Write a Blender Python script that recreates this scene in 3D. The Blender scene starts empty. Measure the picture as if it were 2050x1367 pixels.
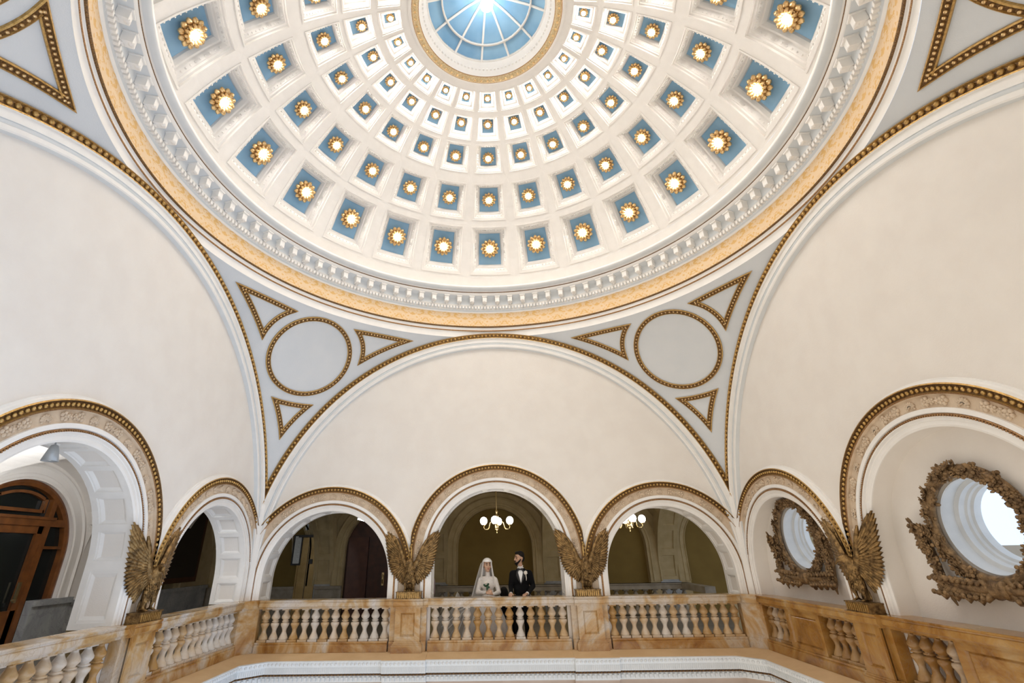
import bpy, math, random
from math import sin, cos, pi, radians as rad, sqrt, atan2
from mathutils import Vector, Matrix, Euler
from mathutils.geometry import tessellate_polygon
random.seed(7)
K = 0.9                      # metres per layout unit (the room is 12 units square)
COL = bpy.context.scene.collection
sc = bpy.context.scene

# ------------------------------------------------------------ materials
def new_mat(name, color=(.8,.8,.8), rough=.6, metal=0., spec=.5, emit=None, estr=0., alpha=1., trans=0.):
    m = bpy.data.materials.new(name); m.use_nodes = True
    b = m.node_tree.nodes['Principled BSDF']
    b.inputs['Base Color'].default_value = (*color, 1)
    b.inputs['Roughness'].default_value = rough
    b.inputs['Metallic'].default_value = metal
    b.inputs['Specular IOR Level'].default_value = spec
    b.inputs['Alpha'].default_value = alpha
    b.inputs['Transmission Weight'].default_value = trans
    if emit:
        b.inputs['Emission Color'].default_value = (*emit, 1)
        b.inputs['Emission Strength'].default_value = estr
    return m

def noisy(name, c1, c2, scale=3., rough=.6, metal=0., detail=4., bump=0., bscale=40., lo=.35, hi=.65, spec=.5, rnd=0.):
    m = new_mat(name, c1, rough, metal, spec)
    nt = m.node_tree; n = nt.nodes; l = nt.links; b = n['Principled BSDF']
    tc = n.new('ShaderNodeTexCoord')
    t = n.new('ShaderNodeTexNoise'); t.inputs['Scale'].default_value = scale; t.inputs['Detail'].default_value = detail
    l.new(tc.outputs['Object'], t.inputs['Vector'])
    r = n.new('ShaderNodeValToRGB')
    r.color_ramp.elements[0].position = lo; r.color_ramp.elements[1].position = hi
    r.color_ramp.elements[0].color = (*c1, 1); r.color_ramp.elements[1].color = (*c2, 1)
    if rnd:
        oi = n.new('ShaderNodeObjectInfo'); ma = n.new('ShaderNodeMath'); ma.operation = 'MULTIPLY_ADD'
        ma.inputs[1].default_value = rnd; l.new(oi.outputs['Random'], ma.inputs[0])
        ad = n.new('ShaderNodeMath'); ad.operation = 'SUBTRACT'; ad.inputs[1].default_value = rnd * .5
        l.new(t.outputs['Fac'], ma.inputs[2]); l.new(ma.outputs[0], ad.inputs[0]); l.new(ad.outputs[0], r.inputs['Fac'])
    else:
        l.new(t.outputs['Fac'], r.inputs['Fac'])
    l.new(r.outputs['Color'], b.inputs['Base Color'])
    if bump:
        t2 = n.new('ShaderNodeTexNoise'); t2.inputs['Scale'].default_value = bscale; t2.inputs['Detail'].default_value = 3
        l.new(tc.outputs['Object'], t2.inputs['Vector'])
        bp = n.new('ShaderNodeBump'); bp.inputs['Strength'].default_value = bump; bp.inputs['Distance'].default_value = .02
        l.new(t2.outputs['Fac'], bp.inputs['Height']); l.new(bp.outputs['Normal'], b.inputs['Normal'])
    return m

def marble(name, stops, scale=1.4, rough=.22, rnd=0., vein=(.30,.20,.12), vamt=.35):
    m = new_mat(name, stops[0][1], rough)
    nt = m.node_tree; n = nt.nodes; l = nt.links; b = n['Principled BSDF']
    tc = n.new('ShaderNodeTexCoord'); geo = n.new('ShaderNodeNewGeometry')
    src = geo.outputs['Position']
    t = n.new('ShaderNodeTexNoise'); t.inputs['Scale'].default_value = scale; t.inputs['Detail'].default_value = 7
    t.inputs['Distortion'].default_value = 1.3; t.inputs['Roughness'].default_value = .6
    l.new(src, t.inputs['Vector'])
    r = n.new('ShaderNodeValToRGB'); cr = r.color_ramp
    cr.elements[0].position = stops[0][0]; cr.elements[0].color = (*stops[0][1], 1)
    cr.elements[1].position = stops[-1][0]; cr.elements[1].color = (*stops[-1][1], 1)
    for p, c in stops[1:-1]:
        e = cr.elements.new(p); e.color = (*c, 1)
    fac = t.outputs['Fac']
    if rnd:
        oi = n.new('ShaderNodeObjectInfo'); mr = n.new('ShaderNodeMapRange')
        mr.inputs['To Min'].default_value = -rnd; mr.inputs['To Max'].default_value = rnd
        l.new(oi.outputs['Random'], mr.inputs['Value'])
        ad = n.new('ShaderNodeMath'); ad.operation = 'ADD'; l.new(fac, ad.inputs[0]); l.new(mr.outputs[0], ad.inputs[1]); fac = ad.outputs[0]
    l.new(fac, r.inputs['Fac'])
    v = n.new('ShaderNodeTexNoise'); v.inputs['Scale'].default_value = scale * 2.2; v.inputs['Detail'].default_value = 5; v.inputs['Distortion'].default_value = 2.5
    l.new(src, v.inputs['Vector'])
    vr = n.new('ShaderNodeValToRGB'); e = vr.color_ramp.elements
    e[0].position = .47; e[0].color = (0,0,0,1); e[1].position = .53; e[1].color = (0,0,0,1)
    k = vr.color_ramp.elements.new(.5); k.color = (vamt,)*3 + (1,)
    l.new(v.outputs['Fac'], vr.inputs['Fac'])
    mx = n.new('ShaderNodeMix'); mx.data_type = 'RGBA'
    l.new(vr.outputs['Color'], mx.inputs['Factor']); l.new(r.outputs['Color'], mx.inputs['A']); mx.inputs['B'].default_value = (*vein, 1)
    l.new(mx.outputs['Result'], b.inputs['Base Color'])
    return m

M = {}
M['plaster'] = noisy('plaster_cream', (.80,.755,.705), (.83,.79,.74), 2.5, .75, bump=.12, bscale=60)
M['trim'] = noisy('plaster_white_trim', (.84,.82,.79), (.88,.86,.83), 4, .5)
M['pend'] = noisy('plaster_pale_blue', (.66,.69,.72), (.69,.715,.74), 2, .8, bump=.1, bscale=60)
M['dome'] = noisy('dome_plaster', (.76,.735,.705), (.79,.765,.735), 5, .7, bump=.1, bscale=60)
M['blue'] = noisy('coffer_blue', (.25,.45,.64), (.29,.49,.68), 3, .8)
M['gold'] = noisy('gilding', (.42,.25,.075), (.62,.40,.15), 30, .38, .75, bump=.3, bscale=90)
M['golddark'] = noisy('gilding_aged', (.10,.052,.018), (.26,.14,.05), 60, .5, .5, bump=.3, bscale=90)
M['goldrope'] = noisy('gilding_bead', (.22,.10,.04), (.45,.27,.12), 80, .45, .6)
M['goldbright'] = noisy('gilding_bright', (.60,.38,.16), (.82,.60,.32), 25, .3, .8)
M['goldtan'] = noisy('gilding_tan', (.46,.33,.16), (.66,.52,.32), 40, .45, .3, bump=.3, bscale=90)
M['taupe'] = noisy('taupe_wall', (.42,.33,.27), (.46,.37,.31), 3, .8)
M['relief'] = noisy('cream_relief', (.60,.47,.34), (.68,.55,.41), 8, .7, bump=.3, bscale=70)
M['covegrey'] = noisy('cornice_grey_blue', (.66,.69,.71), (.70,.725,.74), 4, .6)
M['cornice'] = noisy('cornice_pale', (.62,.645,.665), (.68,.70,.715), 6, .6)
M['ledge'] = noisy('ledge_tan', (.60,.41,.22), (.65,.46,.26), 3, .7)
M['groove'] = new_mat('recess_brown', (.10,.055,.03), .7)
M['bronze'] = noisy('antique_gold_statue', (.10,.058,.022), (.36,.225,.09), 14, .36, .75, bump=.5, bscale=60)
M['wreath'] = noisy('antique_gold_carving', (.12,.07,.032), (.30,.19,.09), 12, .5, .5, bump=.5, bscale=50)
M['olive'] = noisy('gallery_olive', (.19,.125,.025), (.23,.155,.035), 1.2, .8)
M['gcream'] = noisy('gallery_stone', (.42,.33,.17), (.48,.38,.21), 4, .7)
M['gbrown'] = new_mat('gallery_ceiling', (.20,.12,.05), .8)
M['grey'] = marble('grey_marble', [(.3,(.22,.23,.24)),(.5,(.34,.35,.35)),(.7,(.46,.45,.43))], 1.2, .3, vein=(.1,.1,.11))
M['wood'] = noisy('mahogany', (.115,.038,.009), (.20,.07,.017), 6, .35, lo=.3, hi=.7)
M['wooddark'] = noisy('dark_mahogany', (.045,.014,.007), (.075,.022,.010), 5, .45)
M['woodmid'] = noisy('red_mahogany', (.065,.018,.008), (.095,.028,.012), 5, .45)
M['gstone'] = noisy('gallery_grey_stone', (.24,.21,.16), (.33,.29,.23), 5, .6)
M['glassdark'] = new_mat('dark_pane', (.012,.014,.013), .12)
M['elev'] = noisy('brass_door', (.28,.19,.07), (.36,.25,.10), 3, .4, .5)
M['black'] = new_mat('black_metal', (.01,.01,.01), .5)
M['dark'] = new_mat('painting_dark', (.02,.015,.012), .5)
M['paper'] = new_mat('notice_paper', (.62,.66,.66), .7)
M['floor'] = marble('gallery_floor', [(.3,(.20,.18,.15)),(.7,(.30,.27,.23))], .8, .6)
M['bulb'] = new_mat('lit_bulb', (1,1,1), .3, emit=(1,.93,.84), estr=170)
M['globe'] = new_mat('lit_globe', (1,1,1), .3, emit=(1,.95,.88), estr=14)
M['tube'] = new_mat('lit_tube', (1,1,1), .3, emit=(.85,.93,1), estr=9)
M['lamp'] = new_mat('lit_lantern', (1,1,1), .3, emit=(1,.98,.95), estr=30)
M['skyglass'] = noisy('blue_skylight_glass', (.17,.36,.58), (.28,.50,.70), 1.2, .35)
def thin_glass():
    m = bpy.data.materials.new('window_glass'); m.use_nodes = True; nt = m.node_tree; nt.nodes.clear()
    o = nt.nodes.new('ShaderNodeOutputMaterial'); mx = nt.nodes.new('ShaderNodeMixShader'); mx.inputs[0].default_value = .06
    t = nt.nodes.new('ShaderNodeBsdfTransparent'); t.inputs['Color'].default_value = (.93,.97,1,1); g = nt.nodes.new('ShaderNodeBsdfGlossy'); g.inputs['Roughness'].default_value = .05
    nt.links.new(t.outputs[0], mx.inputs[1]); nt.links.new(g.outputs[0], mx.inputs[2]); nt.links.new(mx.outputs[0], o.inputs[0]); return m
M['glass'] = thin_glass()
SI = [(.32,(.24,.10,.02)),(.44,(.39,.20,.055)),(.52,(.48,.31,.14)),(.61,(.52,.42,.31)),(.72,(.56,.52,.48))]
M['marble'] = marble('siena_marble', SI, 1.3, .2)
M['mrail'] = marble('siena_marble_pale', [(.32,(.34,.17,.045)),(.44,(.46,.31,.15)),(.52,(.52,.43,.33)),(.68,(.58,.54,.51))], 1.5, .2)
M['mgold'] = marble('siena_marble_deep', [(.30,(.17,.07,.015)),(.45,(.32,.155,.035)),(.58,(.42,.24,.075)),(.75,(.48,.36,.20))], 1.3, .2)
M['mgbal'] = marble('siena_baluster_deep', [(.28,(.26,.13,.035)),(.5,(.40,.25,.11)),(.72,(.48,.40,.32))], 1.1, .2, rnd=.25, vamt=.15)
M['mbal'] = marble('siena_marble_baluster', [(.25,(.42,.24,.08)),(.42,(.55,.39,.22)),(.55,(.60,.49,.37)),(.72,(.62,.57,.51))], 1.1, .2, rnd=.22, vamt=.15)
M['metal'] = new_mat('grey_metal', (.45,.47,.48), .4, .3)
M['brass'] = new_mat('brass', (.65,.50,.26), .25, .9)
M['skin_f'] = new_mat('skin_warm', (.62,.39,.27), .6, spec=.3)
M['skin_m'] = new_mat('skin_tan', (.50,.30,.20), .6, spec=.3)
M['hair'] = new_mat('black_hair', (.010,.008,.007), .8, spec=.2)
M['lip'] = new_mat('lips', (.40,.12,.10), .5)
M['eye'] = new_mat('dark_eye', (.03,.02,.015), .3)
M['suit'] = new_mat('black_suit', (.006,.006,.007), .9, spec=.15)
M['satin'] = new_mat('black_satin', (.012,.012,.014), .3)
M['shirt'] = new_mat('white_shirt', (.85,.84,.83), .7)
M['gown'] = noisy('ivory_gown', (.74,.70,.66), (.80,.76,.72), 30, .7, bump=.2)
M['scarf'] = new_mat('white_scarf', (.85,.83,.81), .7)
M['leaf'] = new_mat('dark_leaf', (.02,.07,.03), .5)
M['petal'] = new_mat('white_petal', (.85,.80,.72), .6)
M['mauve'] = new_mat('mauve_cloth', (.30,.22,.24), .8)

# sheer veil: real thin net, partly see-through
def veil_mat(name, fac):
    m = bpy.data.materials.new(name); m.use_nodes = True; nt = m.node_tree; nt.nodes.clear()
    o = nt.nodes.new('ShaderNodeOutputMaterial'); mx = nt.nodes.new('ShaderNodeMixShader')
    d = nt.nodes.new('ShaderNodeBsdfDiffuse'); d.inputs['Color'].default_value = (.88,.87,.86,1)
    tl = nt.nodes.new('ShaderNodeBsdfTranslucent'); tl.inputs['Color'].default_value = (.85,.84,.83,1)
    ad = nt.nodes.new('ShaderNodeMixShader'); ad.inputs[0].default_value = .35
    t = nt.nodes.new('ShaderNodeBsdfTransparent'); mx.inputs[0].default_value = fac
    nt.links.new(d.outputs[0], ad.inputs[1]); nt.links.new(tl.outputs[0], ad.inputs[2])
    nt.links.new(t.outputs[0], mx.inputs[1]); nt.links.new(ad.outputs[0], mx.inputs[2]); nt.links.new(mx.outputs[0], o.inputs[0])
    return m
M['veil'] = veil_mat('sheer_veil', .74)
M['veilthin'] = veil_mat('sheer_train', .42)

# orange frieze with mirrored scrollwork (uses the uv map: u runs round the ring)
def frieze_mat():
    m = new_mat('frieze_stencil', (.80,.60,.36), .7)
    nt = m.node_tree; n = nt.nodes; l = nt.links; b = n['Principled BSDF']
    uv = n.new('ShaderNodeUVMap'); uv.uv_map = 'UVMap'
    sp = n.new('ShaderNodeSeparateXYZ'); l.new(uv.outputs[0], sp.inputs[0])
    pp = n.new('ShaderNodeMath'); pp.operation = 'PINGPONG'; pp.inputs[1].default_value = .5; l.new(sp.outputs['X'], pp.inputs[0])
    cb = n.new('ShaderNodeCombineXYZ'); l.new(pp.outputs[0], cb.inputs['X']); l.new(sp.outputs['Y'], cb.inputs['Y'])
    t = n.new('ShaderNodeTexNoise'); t.inputs['Scale'].default_value = 5; t.inputs['Detail'].default_value = 2; t.inputs['Distortion'].default_value = 2.2
    l.new(cb.outputs[0], t.inputs['Vector'])
    r = n.new('ShaderNodeValToRGB'); e = r.color_ramp.elements
    e[0].position = .50; e[0].color = (.80,.60,.38,1); e[1].position = .55; e[1].color = (.74,.46,.17,1)
    l.new(t.outputs['Fac'], r.inputs['Fac']); l.new(r.outputs['Color'], b.inputs['Base Color'])
    return m
M['frieze'] = frieze_mat()

# ------------------------------------------------------------ mesh builder
class MB:
    def __init__(s): s.v = []; s.f = []; s.m = []; s.uv = {}; s.mats = []; s.sm = []
    def mi(s, m):
        if m not in s.mats: s.mats.append(m)
        return s.mats.index(m)
    def face(s, pts, m, smooth=False):
        i = len(s.v); s.v += [tuple(p) for p in pts]; s.f.append(tuple(range(i, i+len(pts)))); s.m.append(s.mi(m)); s.sm.append(smooth)
    def grid(s, rows, m, closed_u=False, smooth=True, colmats=None):
        # rows: list of equal-length lists of points. colmats[j]: material between column j and j+1
        i0 = len(s.v); R = len(rows); Cn = len(rows[0])
        for r in rows: s.v += [tuple(p) for p in r]
        for i in range(R-1 + (1 if closed_u else 0)):
            a = i0 + (i % R)*Cn; b = i0 + ((i+1) % R)*Cn
            for j in range(Cn-1):
                s.f.append((a+j, a+j+1, b+j+1, b+j)); s.m.append(s.mi(colmats[j] if colmats else m)); s.sm.append(smooth)
    def box(s, x0, x1, y0, y1, z0, z1, m, T=None):
        P = [(x,y,z) for z in (z0,z1) for y in (y0,y1) for x in (x0,x1)]
        if T: P = [T(*p) for p in P]
        i = len(s.v); s.v += [tuple(p) for p in P]
        for q in ((0,2,3,1),(4,5,7,6),(0,1,5,4),(2,6,7,3),(0,4,6,2),(1,3,7,5)):
            s.f.append(tuple(i+k for k in q)); s.m.append(s.mi(m)); s.sm.append(False)
    def ell(s, c, r, m, A=None, nu=8, nv=5):
        # ellipsoid; A = 3x3 matrix (columns = axes)
        c = Vector(c); rows = []
        for j in range(nv+1):
            t = pi*j/nv; row = []
            for i in range(nu+1):
                a = 2*pi*i/nu; p = Vector((r[0]*sin(t)*cos(a), r[1]*sin(t)*sin(a), r[2]*cos(t)))
                if A: p = A @ p
                row.append(c+p)
            rows.append(row)
        s.grid(rows, m)
    def tube(s, pts, rads, m, n=8, caps=True):
        pts = [Vector(p) for p in pts]
        if not isinstance(rads, (list, tuple)): rads = [rads]*len(pts)
        rows = []; up = Vector((0,0,1)); prev = None
        for i, p in enumerate(pts):
            t = (pts[min(i+1,len(pts)-1)] - pts[max(i-1,0)]).normalized()
            a = prev if prev else (up if abs(t.z) < .9 else Vector((1,0,0)))
            x = (a - t*a.dot(t)).normalized(); prev = x; y = t.cross(x)
            rows.append([p + (x*cos(2*pi*k/n) + y*sin(2*pi*k/n))*rads[i] for k in range(n+1)])
        s.grid(rows, m)
        if caps: s.face(rows[0][:-1], m); s.face(rows[-1][:-1], m)
    def lathe(s, prof, m, c=(0,0,0), n=16, mats=None, a0=0, a1=2*pi, uvrep=None):
        rows = []
        for i in range(n+1):
            a = a0+(a1-a0)*i/n
            rows.append([(c[0]+r*cos(a), c[1]+r*sin(a), c[2]+z) for r, z in prof])
        s.grid(rows, m, colmats=mats)
    def poly(s, outer, holes, m, F):
        L = [[Vector((u,z,0)) for u, z in outer]] + [[Vector((u,z,0)) for u, z in h] for h in holes]
        pts = [p for l in L for p in l]; i0 = len(s.v)
        s.v += [tuple(F(p.x, p.y)) for p in pts]
        for t in tessellate_polygon(L):
            s.f.append(tuple(i0+k for k in t)); s.m.append(s.mi(m)); s.sm.append(False)
    def done(s, name, parent=None, loc=None, kind=None, label=None, cat=None, group=None, uvfunc=None, mods=None):
        me = bpy.data.meshes.new(name)
        P = Vector(parent['o']) if parent and 'o' in parent else Vector((0,0,0))
        me.from_pydata([(Vector(p)*K) for p in s.v], [], s.f)
        for mm in s.mats: me.materials.append(M[mm])
        me.polygons.foreach_set('material_index', s.m); me.polygons.foreach_set('use_smooth', s.sm)
        if uvfunc:
            uvl = me.uv_layers.new(name='UVMap')
            for poly in me.polygons:
                us = [uvfunc(s.v[me.loops[li].vertex_index]) for li in poly.loop_indices]
                mx = max(u for u, _ in us)
                for li, (u, v) in zip(poly.loop_indices, us):
                    if mx - u > 10: u += uvfunc.per
                    uvl.data[li].uv = (u, v)
        me.update()
        o = bpy.data.objects.new(name, me); COL.objects.link(o)
        if parent: o.parent = parent
        if loc is not None: o.location = Vector(loc)*K
        tagit(o, label, cat, group, kind)
        return o

def tagit(o, label=None, cat=None, group=None, kind=None):
    if label: o['label'] = label
    if cat: o['category'] = cat
    if group: o['group'] = group
    if kind: o['kind'] = kind
def thing(name, loc, label, cat, rot=0, group=None):
    o = bpy.data.objects.new(name, None); COL.objects.link(o); o.empty_display_size = .1
    o.location = Vector(loc)*K; o.rotation_euler = (0,0,rot); tagit(o, label, cat, group); return o
def copy_tree(o, parent=None):
    c = o.copy(); COL.objects.link(c); c.parent = parent
    for ch in list(o.children): copy_tree(ch, c)
    return c

WALLS = {'back': lambda u,d,z: (u, 6+d, z), 'left': lambda u,d,z: (-6-d, u, z), 'right': lambda u,d,z: (6+d, -u, z)}
WROT = {'back': 0., 'left': pi/2, 'right': -pi/2}
def worg(w): return {'back': (0,6,0), 'left': (-6,0,0), 'right': (6,0,0)}[w]
def clamp(x, a, b): return max(a, min(b, x))

# generic recessed cell field. surf(s,t,depth)->point ; rings: [(inset s-, s+, t-, t+, depth, material to NEXT ring)]
def cell(mb, surf, s0, s1, t0, t1, rings, last, n=3):
    def ringpts(a0,a1,b0,b1,d):
        P = []
        for i in range(n): P.append(surf(a0+(a1-a0)*i/n, b0, d))
        for i in range(n): P.append(surf(a1, b0+(b1-b0)*i/n, d))
        for i in range(n): P.append(surf(a1-(a1-a0)*i/n, b1, d))
        for i in range(n): P.append(surf(a0, b1-(b1-b0)*i/n, d))
        return P
    ds, dt = s1-s0, t1-t0; prev = None; pm = None
    for (i0,i1,j0,j1,d,m) in rings:
        a = (s0+ds*i0, s1-ds*i1, t0+dt*j0, t1-dt*j1)
        P = ringpts(*a, d)
        if prev:
            for k in range(len(P)):
                q = (k+1) % len(P); mb.face([prev[k], prev[q], P[q], P[k]], pm)
        prev = P; pm = m; la = a; ld = d
    rows = [[surf(la[0]+(la[1]-la[0])*i/n, la[2]+(la[3]-la[2])*j/n, ld) for i in range(n+1)] for j in range(n+1)]
    mb.grid(rows, last, smooth=False)

# ------------------------------------------------------------ dome
ZC, RS = -.459, 8.712          # pendentive sphere
DC, DR = 4.96, 6.5             # dome sphere
def dsurf(az, el, dep):
    r = DR+dep; return (r*cos(el)*sin(az), r*cos(el)*cos(az), DC+r*sin(el))
ROWS = [(26.5,38.9),(41.0,50.1),(53.0,59.8),(60.9,66.4),(67.8,72.3)]
dome = MB()
NC = 24; PA = 2*pi/NC
edges = [21.0] + [ (ROWS[i][1]+ROWS[i+1][0])/2 for i in range(4)] + [73.4]
edges[0] = 25.4
def band(e0, e1, n=2):
    rows = [[dsurf(2*pi*i/144, rad(e0+(e1-e0)*j/n), 0) for j in range(n+1)] for i in range(145)]
    dome.grid(rows, 'dome')
band(19.5, 25.4); band(73.4, 74.6)
for k in range(NC):
    for ri, (e0, e1) in enumerate(ROWS):
        a0, a1 = (k-.5)*PA, (k+.5)*PA; E0, E1 = rad(edges[ri]), rad(edges[ri+1])
        lo = (rad(e0)-E0)/(E1-E0); hi = (E1-rad(e1))/(E1-E0); f = (.115,.112,.108,.10,.085)[ri]; sp = 1-2*f; tp = 1-lo-hi
        q = 1 - ri*.12; bx = (0,0,.01,.05,.09)[ri]
        def rg(x, d, m, f=f, sp=sp, lo=lo, hi=hi, tp=tp, q=q):
            return (f+sp*x*.205/.21, f+sp*x*.205/.21, lo+tp*x, hi+tp*x*.62, d*q, m)
        R = [(0,0,0,0,0,'dome'), rg(-.03,0,'dome'), rg(-.03,-.02,'dome'), rg(0,-.02,'dome'), rg(0,.035,'dome'), rg(.045,.035,'dome'), rg(.055,.075,'dome'), rg(.075,.075,'dome'), rg(.12,.15,'dome'), rg(.13,.19,'dome'), rg(.165+bx*.5,.19,'dome'), rg(.21+bx,.26,'dome'), rg(.213+bx,.32,'blue')]
        cell(dome, dsurf, a0, a1, E0, E1, R, 'blue', 3)
        # carved tongues along the slopes of the lower three rings
        if ri < 3 and abs(((k+12) % 24)-12) < 11:
            am = k*PA; nn = 9
            for j in range(nn):
                s = (j+.5)/nn*2-1
                w = PA*sp*.5*.80
                for (el, dp) in ((E0+(E1-E0)*(lo+tp*.10), .10*q), (E1-(E1-E0)*(hi+tp*.06), .10*q)):
                    dome.ell(dsurf(am+s*w, el, dp), (.022*q,.022*q,.03*q), 'dome', nu=5, nv=3)
                for sg in (-1, 1):
                    dome.ell(dsurf(am+sg*PA*sp*.5*.80, E0+(E1-E0)*(lo+tp*(.14+.74*(j+.5)/nn)), .10*q), (.022*q,.022*q,.022*q), 'dome', nu=5, nv=3)
dome.done('ceiling', kind='structure', label='white coffered dome with five rings of sunken panels backed in blue')

def ring_lathe(name, prof, mats, label, n=192, uvf=None, extra=None):
    mb = MB(); mb.lathe(prof, mats[0], n=n, mats=mats)
    if extra: extra(mb)
    return mb.done(name, kind='structure', label=label, uvfunc=uvf)

# big cornice at the foot of the dome
def cornice_extra(mb):
    NM = 96
    for k in range(NM):                                    # modillions (brackets)
        a = 2*pi*(k+.5)/NM; ca, sa = cos(a), sin(a)
        def T(x,y,z): return (ca*x - sa*y, sa*x + ca*y, z)
        mb.box(5.80,5.965,-.062,.062,6.86,7.03,'trim',T)
        mb.box(5.77,5.99,-.080,.080,7.03,7.055,'trim',T)
        mb.ell(T(5.83,0,6.88), (.05,.06,.035), 'trim', nu=6, nv=4)
        mb.ell(T(5.945,0,6.845), (.03,.055,.03), 'trim', nu=6, nv=4)
    ND = 400
    for k in range(ND):
        a = 2*pi*k/ND; ca, sa = cos(a), sin(a)
        def T(x,y,z): return (ca*x - sa*y, sa*x + ca*y, z)
        mb.box(5.925,6.0,-.026,.026,6.70,6.775,'trim',T)
prof = [(6.055,5.795),(6.085,5.93),(6.07,5.98),(6.05,5.99),(6.035,6.01),(6.045,6.03),(6.06,6.035),(6.05,6.10),(6.03,6.105),(5.995,6.13),(6.03,6.16),(6.045,6.165),
        (6.045,6.60),(6.0,6.62),(6.02,6.65),(5.99,6.67),(6.0,6.69),(6.0,6.79),(5.955,6.81),(5.97,6.84),(5.97,7.055),(5.775,7.06),(5.765,7.12),(5.745,7.135),(5.735,7.15),(5.75,7.165),(5.72,7.19),(5.66,7.20),(5.61,7.25),(5.60,7.30),(5.66,7.32),(6.25,7.42)]
mt = ['trim','trim','trim','goldrope','goldrope','trim','trim','trim','golddark','golddark','trim','frieze','trim','covegrey','covegrey','trim','covegrey','trim','trim','covegrey','covegrey','trim','trim','golddark','golddark','trim','covegrey','covegrey','trim','trim','trim']
def uvf(p):
    a = atan2(p[1], p[0])
    return ((a/(2*pi) % 1)*uvf.per, (p[2]-6.16)*1.6)
uvf.per = 48.
cmb = MB(); cmb.lathe(prof, 'trim', n=288, mats=mt); cornice_extra(cmb)
cmb.done('trim_1', kind='structure', uvfunc=uvf, label='round cornice under the dome with brackets, dentils and an orange painted frieze')
# oculus collar
bd = MB()
op = [(1.80,11.19),(1.735,11.20),(1.72,11.15),(1.70,11.14),(1.655,11.13),(1.60,11.15),(1.57,11.19),(1.555,11.20),(1.54,11.26),(1.50,11.28),(1.49,11.36),(1.45,11.38),(1.44,11.46),(1.40,11.48),(1.385,11.62)]
om = ['dome','dome','goldrope','goldtan','goldtan','goldtan','goldrope','trim','trim','trim','trim','trim','trim','trim']
bd.lathe(op, 'trim', n=128, mats=om)
for k in range(96):
    a = 2*pi*k/96; bd.box(1.455,1.50,-.022,.022,11.34,11.375,'trim', lambda x,y,z,a=a: (cos(a)*x-sin(a)*y, sin(a)*x+cos(a)*y, z))
for k in range(64):
    a = 2*pi*k/64; bd.ell((1.64*cos(a),1.64*sin(a),11.135), (.035,.035,.02), 'goldbright', nu=6, nv=3)
bd.done('trim_2', kind='structure', label='gilded ring around the skylight at the top of the dome')
# skylight: shallow blue glass cone with white ribs
sk = bpy.data.objects.new('window_3', None); COL.objects.link(sk); tagit(sk, 'blue glass skylight at the crown of the dome', None, None, 'structure')
g = MB(); g.lathe([(0,11.98),(.5,11.92),(1.0,11.76),(1.42,11.55)], 'skyglass', n=48); g.done('pane', sk)
fr = MB()
for k in range(12):
    a = pi/2 - rad(-5.8+30*k)
    P = [(r*cos(a), r*sin(a), z) for r, z in ((.12,11.95),(.5,11.895),(1.0,11.735),(1.40,11.54))]
    fr.tube(P, .03, 'trim', 6)
fr.lathe([(1.02,11.68),(1.02,11.72),(1.06,11.70),(1.06,11.66),(1.02,11.68)], 'trim', n=48)
fr.lathe([(1.36,11.54),(1.36,11.58),(1.42,11.56),(1.42,11.52),(1.36,11.54)], 'trim', n=48)
fr.done('glazing_bars', sk)
t = thing('ceiling_light', (0,-.02,11.55), 'brilliant white lantern hanging at the centre of the blue skylight', 'ceiling light')
m = MB(); m.ell((0,0,0), (.15,.15,.13), 'lamp', nu=16, nv=10); m.done('globe', t)
m = MB(); m.tube([(0,0,.11),(0,0,.42)], .015, 'brass', 6); m.lathe([(.02,.10),(.06,.11),(.04,.15),(.015,.17)], 'brass', n=12); m.done('stem', t)

# rosette lights
def make_rosette():
    t = thing('rosette_light', (0,0,0), 'x', 'ceiling light')
    m = MB()                                   # axis +z = towards the viewer
    m.lathe([(.0,-.16),(.10,-.15),(.12,-.08),(.21,-.05),(.215,-.02),(.16,.02),(.13,.06),(.085,.075),(.08,.04),(0,.03)], 'goldbright', n=20)
    m.done('body', t)
    m = MB()
    for ring, (rr, n, L, z, tilt) in enumerate(((.20,12,.078,-.01,.30),(.145,12,.055,.055,.8))):
        for k in range(n):
            a = 2*pi*(k+.5*ring)/n
            A = Matrix.Rotation(a,3,'Z') @ Matrix.Rotation(-tilt*.6,3,'Y')
            m.ell((rr*cos(a), rr*sin(a), z), (L, .058-.018*ring, .05), 'goldbright', A, nu=7, nv=5)
            m.ell((rr*1.02*cos(a), rr*1.02*sin(a), z+.025), (L*.45, .018, .03), 'gold', A, nu=5, nv=4)
    m.done('petals', t)
    m = MB(); m.ell((0,0,0), (.055,.055,.055), 'bulb', nu=12, nv=8); m.done('bulb', t, loc=(0,0,.10))
    return t
ros0 = make_rosette(); used = False
ROWN = ['lowest widest coffer ring','second coffer ring from below','middle coffer ring','fourth coffer ring from below','smallest top coffer ring']
ORD = ['','first','second','third','fourth','fifth','sixth','seventh','eighth','ninth','tenth']
elr = [33.3,46.0,56.4,64.4,70.4]; rsc = [1.06,.80,.64,.50,.38]
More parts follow.
